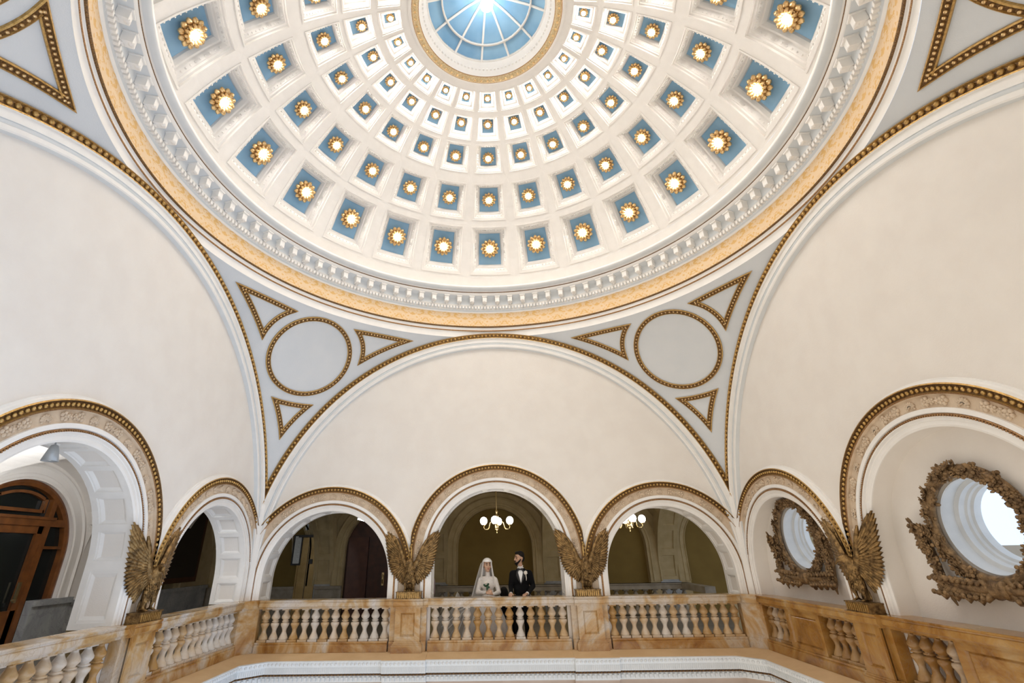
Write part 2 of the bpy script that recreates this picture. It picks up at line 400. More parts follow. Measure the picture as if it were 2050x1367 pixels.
for ri in range(5):
    for k in range(-9, 10):
        if ri < 2 and abs(k) > 7: continue
        if ri == 2 and abs(k) > 7: continue
        if not used: o = ros0; used = True
        else: o = copy_tree(ros0)
        az = k*PA; el = rad(elr[ri])
        p = Vector(dsurf(az, el, .14)); ax = (Vector((0,0,DC))-p).normalized()
        # lights hang along the direction between the panel's normal and straight down
        ax = (ax*.8 + Vector((0,0,-1))*.12).normalized()
        o.location = p*K; o.rotation_euler = ax.to_track_quat('Z','Y').to_euler(); s = rsc[ri]; o.scale = (s,s,s)
        for ch in o.children:
            if ch.name.startswith('bulb'): q_ = (.70,.80,1.12,1.65,2.1)[ri]; ch.scale = (q_,q_,q_)
        o['group'] = 'gilded rosette lights in the dome coffers'
        side = 'the centre one above the back wall' if k == 0 else '%s to the %s of centre' % (ORD[abs(k)], 'left' if k < 0 else 'right')
        o['label'] = 'gilded rosette light, %s, %s' % (ROWN[ri], side)

# ------------------------------------------------------------ pendentives
pm = MB(); NA = 288
rows = []
for i in range(NA+1):
    a = 2*pi*i/NA; rm = min(6/max(abs(sin(a)),1e-6), 6/max(abs(cos(a)),1e-6)); rm = min(rm, RS*.9999)
    zl = sqrt(max(RS*RS-rm*rm, 0)); zt = 5.80-ZC
    if zl > zt: zl = zt
    row = []
    for j in range(17):
        z = zl+(zt-zl)*j/16; r = sqrt(max(RS*RS-z*z,0)); row.append((r*sin(a), r*cos(a), ZC+z))
    rows.append(row)
pm.grid(rows, 'pend'); pm.done('ceiling_pendentive', kind='structure', label='pale grey-blue curved corner surfaces between the four great arches')

def psurf(azd, z, lift=0.):
    zz = z-ZC; r = sqrt(RS*RS-zz*zz); p = Vector((r*sin(rad(azd)), r*cos(rad(azd)), z)); nrm = Vector((p.x,p.y,zz)).normalized()
    return p - nrm*lift, nrm
def mould_path(mb, pts, w=.055, closed=True, eggs=.085):
    # gilded egg moulding along a path lying on the pendentive sphere (sharp corners kept by mitring)
    n = len(pts); L = []
    for i in range(n):
        p, nr = pts[i]; a = pts[i-1][0]; b = pts[(i+1) % n][0]
        d1 = (p-a).normalized(); d2 = (b-p).normalized(); t = (d1+d2).normalized()
        side = nr.cross(t).normalized(); c = max(.30, side.dot(nr.cross(d2).normalized())); L.append((p, nr, side/c))
    prof = [(-w,0),(-w,.03),(-w*.7,.04),(-w*.6,.02),(w*.6,.02),(w*.7,.04),(w,.03),(w,0)]
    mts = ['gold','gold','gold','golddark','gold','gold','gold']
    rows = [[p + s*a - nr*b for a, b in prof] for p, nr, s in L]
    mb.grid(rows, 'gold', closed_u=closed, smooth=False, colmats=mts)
    acc = 0
    for i in range(n):
        p = pts[i][0]; q = pts[(i+1) % n][0]; seg = (q-p).length; s = eggs-acc if acc else eggs*.5
        while s < seg:
            c = p.lerp(q, s/seg) - pts[i][1]*.03; mb.ell(c, (.026,.026,.026), 'goldbright', nu=6, nv=4); s += eggs
        acc = (seg - (s-eggs))
def arc_pts(p0, p1, bulge, n=14):
    # p = (azimuth, z) ; bulge in layout units sideways
    out = []
    for i in range(n):
        t = i/n; az = p0[0]+(p1[0]-p0[0])*t; z = p0[1]+(p1[1]-p0[1])*t
        out.append((az, z, bulge*4*t*(1-t)))
    return out
CORN = {45: 'back right', -45: 'back left', 135: 'front right', -135: 'front left'}
pn = 20
for c, nm in CORN.items():
    cc = Vector(psurf(c, 4.84)[0]); n0 = Vector((cc.x,cc.y,cc.z-ZC)).normalized()
    e1 = Vector((0,0,1)).cross(n0).normalized(); e2 = n0.cross(e1)
    def onsph(v):
        d = Vector((v.x,v.y,v.z-ZC)).normalized(); return Vector((0,0,ZC))+d*RS, d
    pts = [onsph(cc + (e1*cos(2*pi*i/72)+e2*sin(2*pi*i/72))*1.07) for i in range(72)]
    mb = MB(); mould_path(mb, pts, .06, eggs=.10)
    mb.done('trim_%d' % pn, kind='structure', label='gilded circle moulding on the %s pendentive' % nm); pn += 1
    def tri(C, name):
        global pn
        # C: three (az,z) corners; edges bulge towards / away from the circle; sides given as bulge vectors by sign
        P3 = [psurf(a, z)[0] for a, z, _ in C]; out = []
        for i in range(3):
            A = P3[i]; B = P3[(i+1) % 3]; bl = C[i][2]; mid = (A+B)/2
            nr = Vector((mid.x,mid.y,mid.z-ZC)).normalized(); sd = nr.cross((B-A).normalized())
            if (cc-mid).dot(sd) < 0: sd = -sd
            for k in range(14):
                t = k/14; out.append(onsph(A.lerp(B,t) + sd*bl*4*t*(1-t)))
        mb = MB(); mould_path(mb, out, .062); mb.done('trim_%d' % pn, kind='structure', label='gilded %s triangle moulding on the %s pendentive' % (name, nm)); pn += 1
    for s in (-1, 1):
        tri([(c+s*8.6,5.60,0.),(c+s*21.6,5.60,.03),(c+s*11.7,4.98,-.10)], 'upper left' if (s<0) else 'upper right')
    tri([(c-3.4,3.70,-.03),(c+3.4,3.70,.03),(c,2.95,.03)], 'lower')

# ------------------------------------------------------------ great arches + lunette walls
def arc_grid(mb, F, c, z0, prof, mats, lim, zbot, n=72, a0=0., a1=pi):
    rows = []
    TT = []
    if zbot is not None: TT.append(('L',))
    TT += [('A', a0+(a1-a0)*i/n) for i in range(n+1)]
    if zbot is not None: TT.append(('R',))
    for t in TT:
        row = []
        for r, d in prof:
            if t[0] == 'A': u = c - r*cos(t[1]); z = z0 + r*sin(t[1])
            elif t[0] == 'L': u, z = c-r, zbot
            else: u, z = c+r, zbot
            row.append(F(clamp(u, lim[0], lim[1]), d, z))
        rows.append(row)
    # smooth along arc only: duplicate columns to keep profile crisp
    for j in range(len(prof)-1):
        mb.grid([[r[j], r[j+1]] for r in rows], mats[j])
def eggs(mb, F, c, z0, r, d, size, step, lim, mat='gold', zmin=None, a0=0., a1=pi, nu=7, nv=5):
    n = int((a1-a0)*r/step)
    for i in range(n+1):
        a = a0 + (a1-a0)*(i+.5)/(n+1); u = c - r*cos(a); z = z0+r*sin(a)
        if u < lim[0]+.02 or u > lim[1]-.02: continue
        if abs(u) > 5.84 and r < 3: continue
        if zmin is not None and z < zmin: continue
        mb.ell(F(u, d, z), size, mat, nu=nu, nv=nv)

def arch_trim(F, c, z0, k, lim, wall, name, label):
    """archivolt of one arcade arch; k = radius shift"""
    mb = MB(); w = 0
    prof = [(2.27,.08),(2.265,.055),(2.24,.05),(2.22,.03),(2.20,-.03),(2.18,-.04),(2.165,.0),(2.085,.0),(2.07,-.03),(2.05,-.02),(2.04,.03),
            (1.87,.03),(1.865,.0),(1.80,.0),(1.79,.02),(1.775,.01),(1.75,.01),(1.745,.03),(1.70,.03),(1.695,.045),(1.64,.045),(1.61,.06),(1.61,.08)]
    prof = [(r+k,d) for r, d in prof]
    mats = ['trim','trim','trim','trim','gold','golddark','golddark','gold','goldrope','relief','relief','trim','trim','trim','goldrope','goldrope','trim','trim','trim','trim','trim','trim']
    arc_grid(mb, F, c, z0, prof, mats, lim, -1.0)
    eggs(mb, F, c, z0, 2.125+k, -.012, (.03,.03,.03), .085, lim, 'gold', zmin=-.3)
    eggs(mb, F, c, z0, 1.76+k, .0, (.014,.014,.014), .04, lim, 'goldrope', zmin=-.6, nu=5, nv=3)
    # carved flowers and palmettes on the cream band
    rm = 1.955+k; N = 15
    for i in range(N):
        a = pi*(i+.5)/N; u = c-rm*cos(a); z = z0+rm*sin(a)
        if not (lim[0]+.12 < u < lim[1]-.12): continue
        tx = Vector((sin(a), 0, cos(a))); nx = Vector((-cos(a), 0, sin(a)))
        def P(s, h, d): return F(u + tx.x*s + nx.x*h, d, z + tx.z*s + nx.z*h)
        if i % 2 == 0:
            for s0, big in ((-.13,1.),(-.04,.6),(.05,.6),(.14,1.)):
                q = .034*big+.010
                mb.ell(P(s0,0,.008), (.022,.022,.022), 'relief', nu=6, nv=4)
                for j in range(5):
                    b = 2*pi*j/5 + s0*9
                    mb.ell(P(s0+q*cos(b), q*sin(b), .018), (.026*big+.006,)*3, 'relief', nu=5, nv=3)
        else:
            for j in range(-3, 4):
                b = j*.42
                for L in (.03,.055,.075):
                    mb.ell(P(sin(b)*L, cos(b)*L-.035, .018), (.020,.020,.020), 'relief', nu=5, nv=3)
            for sg in (-1,1): mb.ell(P(sg*.06,-.05,.024), (.022,.022,.022), 'relief', nu=5, nv=3)
    return mb.done(name, kind='structure', label=label)

SIDE, ZM, ZS, KS = 4.2, -.09, -.52, -.07
tn = 3
def opening(c, z0, r, n=40):
    return [(c-r*cos(pi*i/n), z0+r*sin(pi*i/n)) for i in range(n+1)]
WN = {'back':'back wall','left':'left wall','right':'right wall'}
for w in ('back','left','right'):
    F = WALLS[w]
    # outline: from floor left, round arches, floor right, then big circle back
    ZB = -2.05; out = [(-6.08,ZB)]
    for c, z0, r in ((-SIDE,ZS,1.54),(0,ZM,1.61),(SIDE,ZS,1.54)):
        op_ = opening(c, z0, r); out += [(c-r,ZB)] + op_ + [(c+r,ZB)]
    out += [(6.08,ZB)]
    R = 6.33; a0 = math.acos(6.08/R)
    out += [(R*cos(a0+(pi-2*a0)*i/80), ZC+R*sin(a0+(pi-2*a0)*i/80)) for i in range(81)]
    mb = MB(); mb.poly(out, [], 'plaster', lambda u,z: F(u,.08,z))
    mb.done('wall_'+w, kind='structure', label='cream lunette wall above three arches, %s' % w)
    # reveals with sunken panels
    for (c, z0, r, nm) in ((-SIDE,ZS,1.54,'left'),(0,ZM,1.61,'centre'),(SIDE,ZS,1.54,'right')):
        mb = MB(); D0, D1 = .08, .75
        if w == 'right': D1 = .40
        def surf(s, t, dep, c=c, z0=z0, r=r):
            if s < 0: u, z = c-r-dep, z0+s
            elif s > pi: u, z = c+r+dep, z0-(s-pi)
            else: u, z = c-(r+dep)*cos(s), z0+(r+dep)*sin(s)
            return F(u, t, z)
        if w != 'right':
            NA_ = 9
            rg = [(0,0,0,0,0,'trim'),(.10,.10,.13,.16,0,'trim'),(.10,.10,.13,.16,.02,'trim'),(.14,.14,.18,.20,.02,'trim'),(.20,.20,.25,.27,.05,'trim')]
            for i in range(NA_): cell(mb, surf, pi*i/NA_, pi*(i+1)/NA_, D0, D1, rg, 'plaster', 4)
            hh = z0+1.0
            for s0, s1 in ((-hh, -.0001), (pi+.0001, pi+hh)): cell(mb, surf, s0, s1, D0, D1, rg, 'plaster', 2)
        else:
            rows = [[surf(s, D0+(D1-D0)*j/4, 0) for j in range(5)] for s in [-(z0+2)] + [pi*i/60 for i in range(61)] + [pi+z0+2]]
            mb.grid(rows, 'plaster')
        mb.done('trim_%d' % (40+tn), kind='structure', label='%s of the %s arch on the %s' % ('panelled inner face' if w!='right' else 'plain inner face', nm, WN[w]))
        tn += 1
    # three archivolts
    arch_trim(F, 0, ZM, 0., (-2.13,2.13), w, 'trim_%d' % (40+tn), 'gilded and carved band around the tall centre arch, %s' % WN[w]); tn += 1
    for s in (-1,1):
        lim = (2.13,5.93) if s > 0 else (-5.93,-2.13)
        arch_trim(F, s*SIDE, ZS, KS, lim, w, 'trim_%d' % (40+tn), 'gilded and carved band around the lower %s arch, %s' % ('right' if s>0 else 'left', WN[w])); tn += 1
    mb = MB()
    for s in (-1,1):
        P = [(s*2.085,-1.0),(s*2.19,-1.0),(s*2.175,.02),(s*2.16,.14),(s*2.135,.22),(s*2.115,.22),(s*2.085,.10)]
        A = [F(u,-.012,z) for u, z in P]; Bk = [F(u,.08,z) for u, z in P]
        mb.face(A,'gold')
        for q in range(7): mb.face([A[q],A[(q+1)%7],Bk[(q+1)%7],Bk[q]],'golddark')
        for q in range(13): mb.ell(F(s*2.137,-.017,-.9+q*.085), (.026,.026,.026), 'golddark', nu=6, nv=4)
    mb.done('trim_%d' % (40+tn), kind='structure', label='gilded strips where the arches meet, %s' % WN[w]); tn += 1
    # great arch
    mb = MB()
    prof = [(6.36,.02),(6.345,-.05),(6.32,-.075),(6.30,-.045),(6.225,-.045),(6.205,-.07),(6.185,-.07),(6.18,-.025),(6.06,-.025),(6.055,-.01),(6.03,-.02),(6.0,-.01),(5.99,-.025),(5.93,-.025),(5.91,-.01),(5.90,.08)]
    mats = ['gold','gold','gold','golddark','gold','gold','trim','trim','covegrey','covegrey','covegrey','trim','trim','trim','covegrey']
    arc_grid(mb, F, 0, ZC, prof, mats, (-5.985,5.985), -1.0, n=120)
    eggs(mb, F, 0, ZC, 6.262, -.06, (.038,.038,.038), .115, (-5.985,5.985), 'gold', zmin=1.56, nu=8, nv=5)
    mb.done('trim_%d' % (40+tn), kind='structure', label='great arch moulding with gilded egg band, %s' % WN[w]); tn += 1
# front great arch (open side where the photographer stands)
mb = MB(); Ff = lambda u,d,z: (u,-6-d,z)
arc_grid(mb, Ff, 0, ZC, prof, mats, (-5.985,5.985), None, n=100, a0=.32, a1=pi-.32)
mb.done('trim_39', kind='structure', label='great arch moulding on the near side')

for sx_, nm in ((-1,'left'),(1,'right')):
    mb = MB(); P = [(5.90,6.10),(5.90,5.985),(5.93,5.96),(5.96,5.93),(5.985,5.90),(6.10,5.90)]
    mb.grid([[(sx_*x, y, z) for x, y in P] for z in (-1.0, 1.30)], 'trim', smooth=False)
    mb.grid([[(sx_*x, y, 1.30) for x, y in P], [(sx_*6.0, 6.0, 1.50)]*6], 'trim', smooth=False)
    mb.done('trim_%d' % (37 if sx_ < 0 else 38), kind='structure', label='white corner strip between the back and %s walls' % nm)
# ------------------------------------------------------------ right wall: recessed walls with round windows
mb = MB(); F = WALLS['right']; WC = [(-4.15,.21,.585),(0,.25,.60),(4.15,.21,.585)]
def circle(c, z, r, n=40): return [(c+r*cos(2*pi*i/n), z+r*sin(2*pi*i/n)) for i in range(n)]
for (wc, zc, wr), lim in zip(WC, ((-5.85,-2.2),(-2.2,2.2),(2.2,5.85))):
    mb.poly([(lim[0],-2.05),(lim[1],-2.05),(lim[1],2.0),(lim[0],2.0)], [circle(wc,zc,wr)], 'plaster', lambda u,z: F(u,.38,z))
mb.done('wall_right_recess', kind='structure', label='plain cream infill walls inside the arches of the right wall')
def oculus(u0, z0, r0, name, label):
    e = bpy.data.objects.new(name, None); COL.objects.link(e); tagit(e, label, None, None, 'structure')
    prof = [(0,.36),(0,.56),(.05,.58),(.055,.66),(.08,.68),(.085,.72),(.115,.74),(.12,.84)]
    rows = []
    for i in range(65):
        a = 2*pi*i/64
        rows.append([F(u0+(r0-k)*cos(a), d, z0+.10*(d-.36)+(r0-k)*sin(a)) for k, d in prof])
    m = MB()
    for j in range(len(prof)-1): m.grid([[r[j], r[j+1]] for r in rows], 'cornice')
    m.done('window_frame', e)
    m = MB(); m.face([F(u0+(r0-.10)*cos(2*pi*i/48), .84, z0+.048+(r0-.10)*sin(2*pi*i/48)) for i in range(48)], 'glass'); m.done('pane', e)
oculus(0,.25,.60,'window_1','large round window in the centre arch of the right wall')
oculus(-4.15,.21,.585,'window_2','round window in the arch nearest the back corner of the right wall')

e = thing('building', (16,4,-4), 'pale blue-white building seen through the round windows', 'building')
m = MB(); m.box(-1,3,-4,22,0,3.7,'cornice'); m.box(-1.3,3.2,-4.3,22.3,3.7,4.0,'trim')
for i in range(18): m.box(-1.06,-1,-3.6+i*1.4,-2.9+i*1.4,1.8,3.1,'covegrey')
m.done('facade', e)
def flower(m, c, nrm, r, mat, n=6):
    nrm = Vector(nrm).normalized(); q = nrm.to_track_quat('Z','Y').to_matrix()
    m.ell(c, (r*.35,)*3, mat, nu=6, nv=4)
    ph = random.random()*6
    for j in range(n):
        a = 2*pi*j/n+ph; d = q @ Vector((cos(a), sin(a), .25))
        A = q @ Matrix.Rotation(a,3,'Z') @ Matrix.Rotation(-.5,3,'Y')
        m.ell(Vector(c)+d*r*.6, (r*.5,r*.33,r*.14), mat, A, nu=6, nv=4)
def leafb(m, c, d, L, wd, mat, nrm=(0,-1,0)):
    d = Vector(d).normalized(); n_ = Vector(nrm); y = n_.cross(d).normalized(); z = d.cross(y)
    A = Matrix((d, y, z)).transposed(); m.ell(c, (L,wd,L*.18), mat, A, nu=6, nv=5)
def wreath(u0, z0, label):
    # local frame: x along wall, -y out of the wall, z up
    e = thing('wreath', F(u0,.355,z0), label, 'wall carving', WROT['right'])
    m = MB(); R = .69
    for i in range(260):
        a = 2*pi*i/260 + random.uniform(-.02,.02)
        if abs(a-1.5*pi) < .35: continue
        r = R+random.uniform(-.07,.08); p = Vector((r*cos(a), -.05-random.random()*.07, r*sin(a)))
        k = random.random(); tan_ = Vector((-sin(a),0,cos(a)))*(1 if cos(a) > 0 else -1)
        if k < .45: flower(m, p+Vector((0,-.02,0)), (random.uniform(-.4,.4)+cos(a)*.4,-1,sin(a)*.4+random.uniform(-.3,.3)), random.uniform(.05,.085), 'wreath')
        elif k < .72: leafb(m, p, tan_+Vector((random.uniform(-.7,.7),random.uniform(-.5,.1),random.uniform(-.7,.7))), random.uniform(.05,.085), random.uniform(.028,.045), 'wreath')
        else:
            for _ in range(5): m.ell(p+Vector((random.uniform(-.05,.05),random.uniform(-.04,.02),random.uniform(-.05,.05))), (.028,)*3, 'wreath', nu=6, nv=4)
    rows = []
    for i in range(61):
        a = 2*pi*i/60; rows.append([((R+.085*cos(b))*cos(a), -.065-.06*sin(b), (R+.085*cos(b))*sin(a)) for b in [2*pi*j/8 for j in range(9)]])
    m.grid(rows, 'wreath'); m.done('garland', e)
    for s in (-1,1):
        m = MB()
        flower(m, (s*.99,-.13,.04), (s*.5,-1,.1), .12, 'wreath'); flower(m, (s*.86,-.13,-.03), (0,-1,0), .10, 'wreath')
        m.tube([(s*.94,-.06,.02),(s*.90,-.06,-.4),(s*.84,-.06,-.85)], [.06,.055,.03], 'wreath', 8)
        for i in range(120):
            t = i/120; x = s*(.93-.10*t+random.uniform(-.09,.09)*(1-.5*t)); z = .02-.86*t; p = Vector((x,-.08-random.random()*.07,z)); k = random.random()
            if k < .3: flower(m, p, (random.uniform(-.5,.5),-1,random.uniform(-.4,.3)), random.uniform(.05,.075)*(1.1-.5*t), 'wreath')
            elif k < .75: leafb(m, p, (random.uniform(-.8,.8),-.3,-1+random.random()), random.uniform(.045,.07)*(1.1-.4*t), .032, 'wreath')
            else:
                for _ in range(4): m.ell(p+Vector((random.uniform(-.04,.04),0,random.uniform(-.04,.04))), (.025,)*3, 'wreath', nu=6, nv=4)
        m.tube([(s*.83,-.05,-.80),(s*.81,-.07,-.92),(s*.80,-.05,-1.0)], [.035,.025,.01], 'wreath', 6)
        m.done('festoon', e)
        m = MB()                                           # acanthus spray under the window
        P = [Vector((s*t*.80, -.09-.03*sin(t*3), -.74-.10*t*(1-t)*2+.06*t)) for t in [i/10 for i in range(11)]]
        m.tube(P, [.075-.004*i for i in range(11)], 'wreath', 8)
        for i in range(9):
            t = .15+.8*i/8; b = Vector((s*t*.80,-.09,-.78+.05*t)); dx = s*(.4+.5*t)
            q = [b, b+Vector((dx*.10,-.03,-.07)), b+Vector((dx*.20,-.05,-.12-.04*(i%2))), b+Vector((dx*.24,-.08,-.10))]
            m.tube(q, [.05,.045,.035,.025], 'wreath', 7); m.ell(q[-1], (.035,)*3, 'wreath', nu=7, nv=5)
            q = [b, b+Vector((dx*.10,-.03,.06)), b+Vector((dx*.18,-.06,.10)), b+Vector((dx*.25,-.08,.07))]
            m.tube(q, [.045,.04,.03,.02], 'wreath', 7); m.ell(q[-1], (.03,)*3, 'wreath', nu=7, nv=5)
        m.done('acanthus_spray', e)
    m = MB(); m.lathe([(.0,-.12),(.10,-.11),(.125,-.07),(.105,-.03),(.105,.03),(.125,.07),(.10,.11),(.0,.12)], 'wreath', n=18)
    m.v = [(z, y-.09, x-.76) for x, y, z in m.v]; m.done('ribbon', e)
wreath(0,.25,'large carved gilt wreath of flowers around the centre round window')
wreath(-4.15,.21,'smaller carved gilt wreath around the round window next to the back corner')

# ------------------------------------------------------------ balustrades
ZR = -.95                                               # handrail top
BP = [(.0,-1.78),(.088,-1.78),(.095,-1.755),(.104,-1.745),(.104,-1.725),(.092,-1.705),(.090,-1.69),(.070,-1.655),(.052,-1.615),(.046,-1.58),(.052,-1.545),(.070,-1.505),(.092,-1.47),(.098,-1.445),(.090,-1.42),(.058,-1.412),(.056,-1.40),(.078,-1.396),(.080,-1.38),(.060,-1.372),(.058,-1.36),(.076,-1.345),(.099,-1.31),(.096,-1.28),(.070,-1.235),(.050,-1.20),(.042,-1.175),(.052,-1.165),(.066,-1.16)]
def baluster_mb():
    m = MB(); m.lathe(BP, 'mbal', n=14)
    m.box(-.105,.105,-.105,.105,-1.80,-1.752,'mbal'); m.box(-.082,.082,-.082,.082,-1.162,-1.118,'mbal'); return m
proto_b = None
RAILP = [(-.12,-1.13),(-.12,-1.105),(-.145,-1.09),(-.16,-1.08),(-.16,-1.01),(-.145,-1.00),(-.15,-.985),(-.165,-.97),(-.165,-.955),(-.155,-.95),(.24,-.95),(.25,-.97),(.25,-1.09),(.22,-1.13),(-.12,-1.13)]
def extr(m, prof, x0, x1, mat, T=None):
    T = T or (lambda x,y,z: (x,y,z))
    A = [T(x0,y,z) for y,z in prof]; B = [T(x1,y,z) for y,z in prof]
    for j in range(len(prof)-1): m.face([A[j],A[j+1],B[j+1],B[j]], mat)
    m.face(A[:-1], mat); m.face(B[:-1], mat)
def balustrade(w, u0, u1, xs, panels, label, grp='stone balustrade sections along the gallery'):
    """u in wall coordinates; xs baluster positions; panels list of (ua,ub)"""
    global proto_b
    e = thing('balustrade', F2(w,(u0+u1)/2), label, 'balustrade', WROT[w]); uc = (u0+u1)/2
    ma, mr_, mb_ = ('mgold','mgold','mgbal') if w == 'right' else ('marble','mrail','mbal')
    m = MB(); extr(m, RAILP, u0-uc, u1-uc, mr_); m.done('handrail', e)
    m = MB(); extr(m, [(-.12,-2.0),(-.12,-1.86),(-.10,-1.84),(-.11,-1.825),(-.11,-1.795),(.21,-1.795),(.21,-2.0),(-.12,-2.0)], u0-uc, u1-uc, ma); m.done('base', e)
    for x in xs:
        if proto_b is None:
            o = baluster_mb().done('baluster', e); proto_b = o
        else:
            o = proto_b.copy(); COL.objects.link(o); o.parent = e
        o.location = Vector((x-uc, .05, 0))*K
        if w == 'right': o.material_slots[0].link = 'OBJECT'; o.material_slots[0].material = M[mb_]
    for pa, pb in panels:
        m = MB()
        def sf(s,t,dep): return (s-uc, -.09+dep, t)
        cell(m, sf, pa, pb, -1.795, -1.13, [(0,0,0,0,.0,ma),(.10,.10,.12,.13,0,ma),(.115,.115,.145,.155,.035,ma),(.14,.14,.18,.19,.02,ma)], ma, 1)
        m.face([(pa-uc,-.09,-1.795),(pa-uc,.19,-1.795),(pa-uc,.19,-1.13),(pa-uc,-.09,-1.13)], ma)
        m.face([(pb-uc,-.09,-1.795),(pb-uc,.19,-1.795),(pb-uc,.19,-1.13),(pb-uc,-.09,-1.13)], ma)
        m.face([(pa-uc,.19,-1.795),(pb-uc,.19,-1.795),(pb-uc,.19,-1.13),(pa-uc,.19,-1.13)], ma)
        m.done('panel', e)
    return e
def F2(w, u): return {'back': (u,6,0), 'left': (-6,u,0), 'right': (6,-u,0)}[w]
def lin(a,b,n): return [a+(b-a)*i/(n-1) for i in range(n)]
balustrade('back',-5.60,-2.56,lin(-5.48,-2.66,13),[], 'marble balustrade below the left arch of the back wall')
balustrade('back',-1.64,1.64,lin(-1.49,1.49,13),[], 'marble balustrade the couple lean on, below the centre arch')
balustrade('back',2.56,5.60,lin(2.66,5.48,13),[], 'marble balustrade below the right arch of the back wall')
balustrade('left',2.56,5.60,lin(2.66,5.48,13),[], 'pale marble balustrade on the left wall, next to the back corner')
balustrade('left',-1.64,1.64,lin(-1.49,1.49,13),[], 'pale marble balustrade cut by the left edge of the photo')
balustrade('right',-5.60,-2.56,[-5.46,-5.24,-5.02,-4.80,-3.36,-3.14,-2.92,-2.70],[(-4.64,-3.50)], 'dark golden balustrade with a panel, right wall near the back corner')
balustrade('right',-1.64,1.64,[-1.5,-1.27,-1.04,-.81,.81,1.04,1.27,1.5],[(-.62,.62)], 'dark golden balustrade with a panel, cut by the right edge of the photo')
def pedestal(w, u, label):
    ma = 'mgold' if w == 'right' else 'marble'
    e = thing('pedestal', F2(w,u), label, 'pedestal', WROT[w])
    m = MB()
    for s in (-1,1):
        m.box(min(s*.26,s*.42),max(s*.26,s*.42),-.11,.07,-1.80,-1.13,ma)
    def sf(s,t,dep): return (s,-.19+dep,t)
    cell(m, sf, -.29,.29,-1.80,-1.13,[(0,0,0,0,0,ma),(.22,.22,.15,.15,0,ma),(.245,.245,.18,.18,.03,ma),(.29,.29,.22,.22,.015,ma)],ma,1)
    m.box(-.285,.285,-.13,.07,-1.80,-1.13,ma)
    for s in (-1,1): m.face([(s*.29,-.19,-1.8),(s*.29,-.16,-1.8),(s*.29,-.16,-1.13),(s*.29,-.19,-1.13)],ma)
    m.done('die', e)
    m = MB()
    m.box(-.42,.42,-.14,.07,-2.0,-1.80,ma); m.box(-.35,.35,-.23,.07,-2.03,-1.86,ma)
    m.box(-.33,.33,-.215,.07,-1.86,-1.83,ma); m.box(-.31,.31,-.20,.07,-1.83,-1.80,ma); m.done('base', e)
    m = MB()
    extr(m, [(min(y,.07),z) for y,z in RAILP], -.46,.46,ma); extr(m, [(min(y-.075,.07),z) for y,z in RAILP], -.345,.345,ma); m.done('cap', e)
pedestal('back',-2.1,'panelled marble pedestal under the left eagle of the back wall')
pedestal('back',2.1,'panelled marble pedestal under the right eagle of the back wall')
pedestal('left',2.1,'panelled marble pedestal under the eagle on the left wall')
pedestal('right',-2.1,'panelled dark gold marble pedestal under the eagle on the right wall')
for s, nm in ((-1,'left'),(1,'right')):
    e = thing('corner_pier', (s*5.85,5.85,0), 'plain veined marble block turning the back %s corner of the balustrade' % nm, 'pier')
    m = MB(); a = s
    P = [(-.22*a,.10),(-.22*a,.28),(.28*a,.28),(.28*a,-.22),(.10*a,-.22)]
    def prism(P, z0, z1, grow):
        c = Vector((sum(p[0] for p in P)/5, sum(p[1] for p in P)/5)); Q = [c+(Vector(p)-c)*grow for p in P]
        A = [(q.x,q.y,z0) for q in Q]; B = [(q.x,q.y,z1) for q in Q]
        for i in range(5): m.face([A[i],A[(i+1)%5],B[(i+1)%5],B[i]],'marble')
        m.face(A,'marble'); m.face(B,'marble')
    prism(P,-1.80,-1.12,1.); m.done('die', e)
    m = MB(); prism(P,-1.12,-.95,1.12); m.done('cap', e)
    m = MB(); prism(P,-2.0,-1.80,1.12); m.done('base', e)

# ------------------------------------------------------------ ledge + cornice under the balustrades
def loop_pts(d, ress=0.0):
    # plan path around back-left-right at distance inside the wall plane
    pts = []
    def off(w, u, dd):
        return {'back': (u, 6-dd), 'left': (-6+dd, u), 'right': (6-dd, u)}[w]
    seq = [('left',-7.0,0),('left',-2.5,0),('left',-2.5,0)]
    L = []
    e = 6-d
    def run(w, us):
        for u, rr in us: L.append(off(w, u, d+rr))
    rr = ress
    run('left', [(-7,0),(1.62,0),(1.62,rr),(2.58,rr),(2.58,0)])
    L.append((-e, e-.42)); L.append((-e+.42, e))
    run('back', [(-2.58,0),(-2.58,rr),(-1.62,rr),(-1.62,0),(1.62,0),(1.62,rr),(2.58,rr),(2.58,0)])
    L.append((e-.42, e)); L.append((e, e-.42))
    run('right', [(2.58,0),(2.58,rr),(1.62,rr),(1.62,0),(-7,0)])
    return L
mb = MB()
cp = [(-.30,-2.0,'ledge'),(.10,-2.0,'ledge'),(.50,-2.085,'cornice'),(.52,-2.10,'cornice'),(.51,-2.115,'covegrey'),(.47,-2.195,'cornice'),(.46,-2.205,'covegrey'),(.455,-2.215,'covegrey'),(.445,-2.33,'cornice'),(.42,-2.34,'groove'),(.39,-2.345,'groove'),(.385,-2.385,'cornice'),(.37,-2.39,'covegrey'),(.36,-2.50,'cornice'),(.33,-2.505,'cornice'),(.26,-2.53,'taupe'),(.25,-2.56,'taupe'),(.25,-3.6,'taupe')]
paths = [loop_pts(d, .06) for d, z, m_ in cp]
for j in range(len(cp)-1):
    A, B = paths[j], paths[j+1]
    for i in range(len(A)-1):
        mb.face([(*A[i],cp[j][1]),(*A[i+1],cp[j][1]),(*B[i+1],cp[j+1][1]),(*B[i],cp[j+1][1])], cp[j][2])
def along(d, rr, step, fn):
    P = loop_pts(d, rr); acc = 0
    for i in range(len(P)-1):
        a = Vector((*P[i],0)); b = Vector((*P[i+1],0)); L = (b-a).length
        if L < .2: continue
        n = max(1, int(L/step)); t = (b-a)/L
        for k in range(n):
            p = a + t*(L*(k+.5)/n)
            if p.y < -3.5: continue
            fn(p, t)
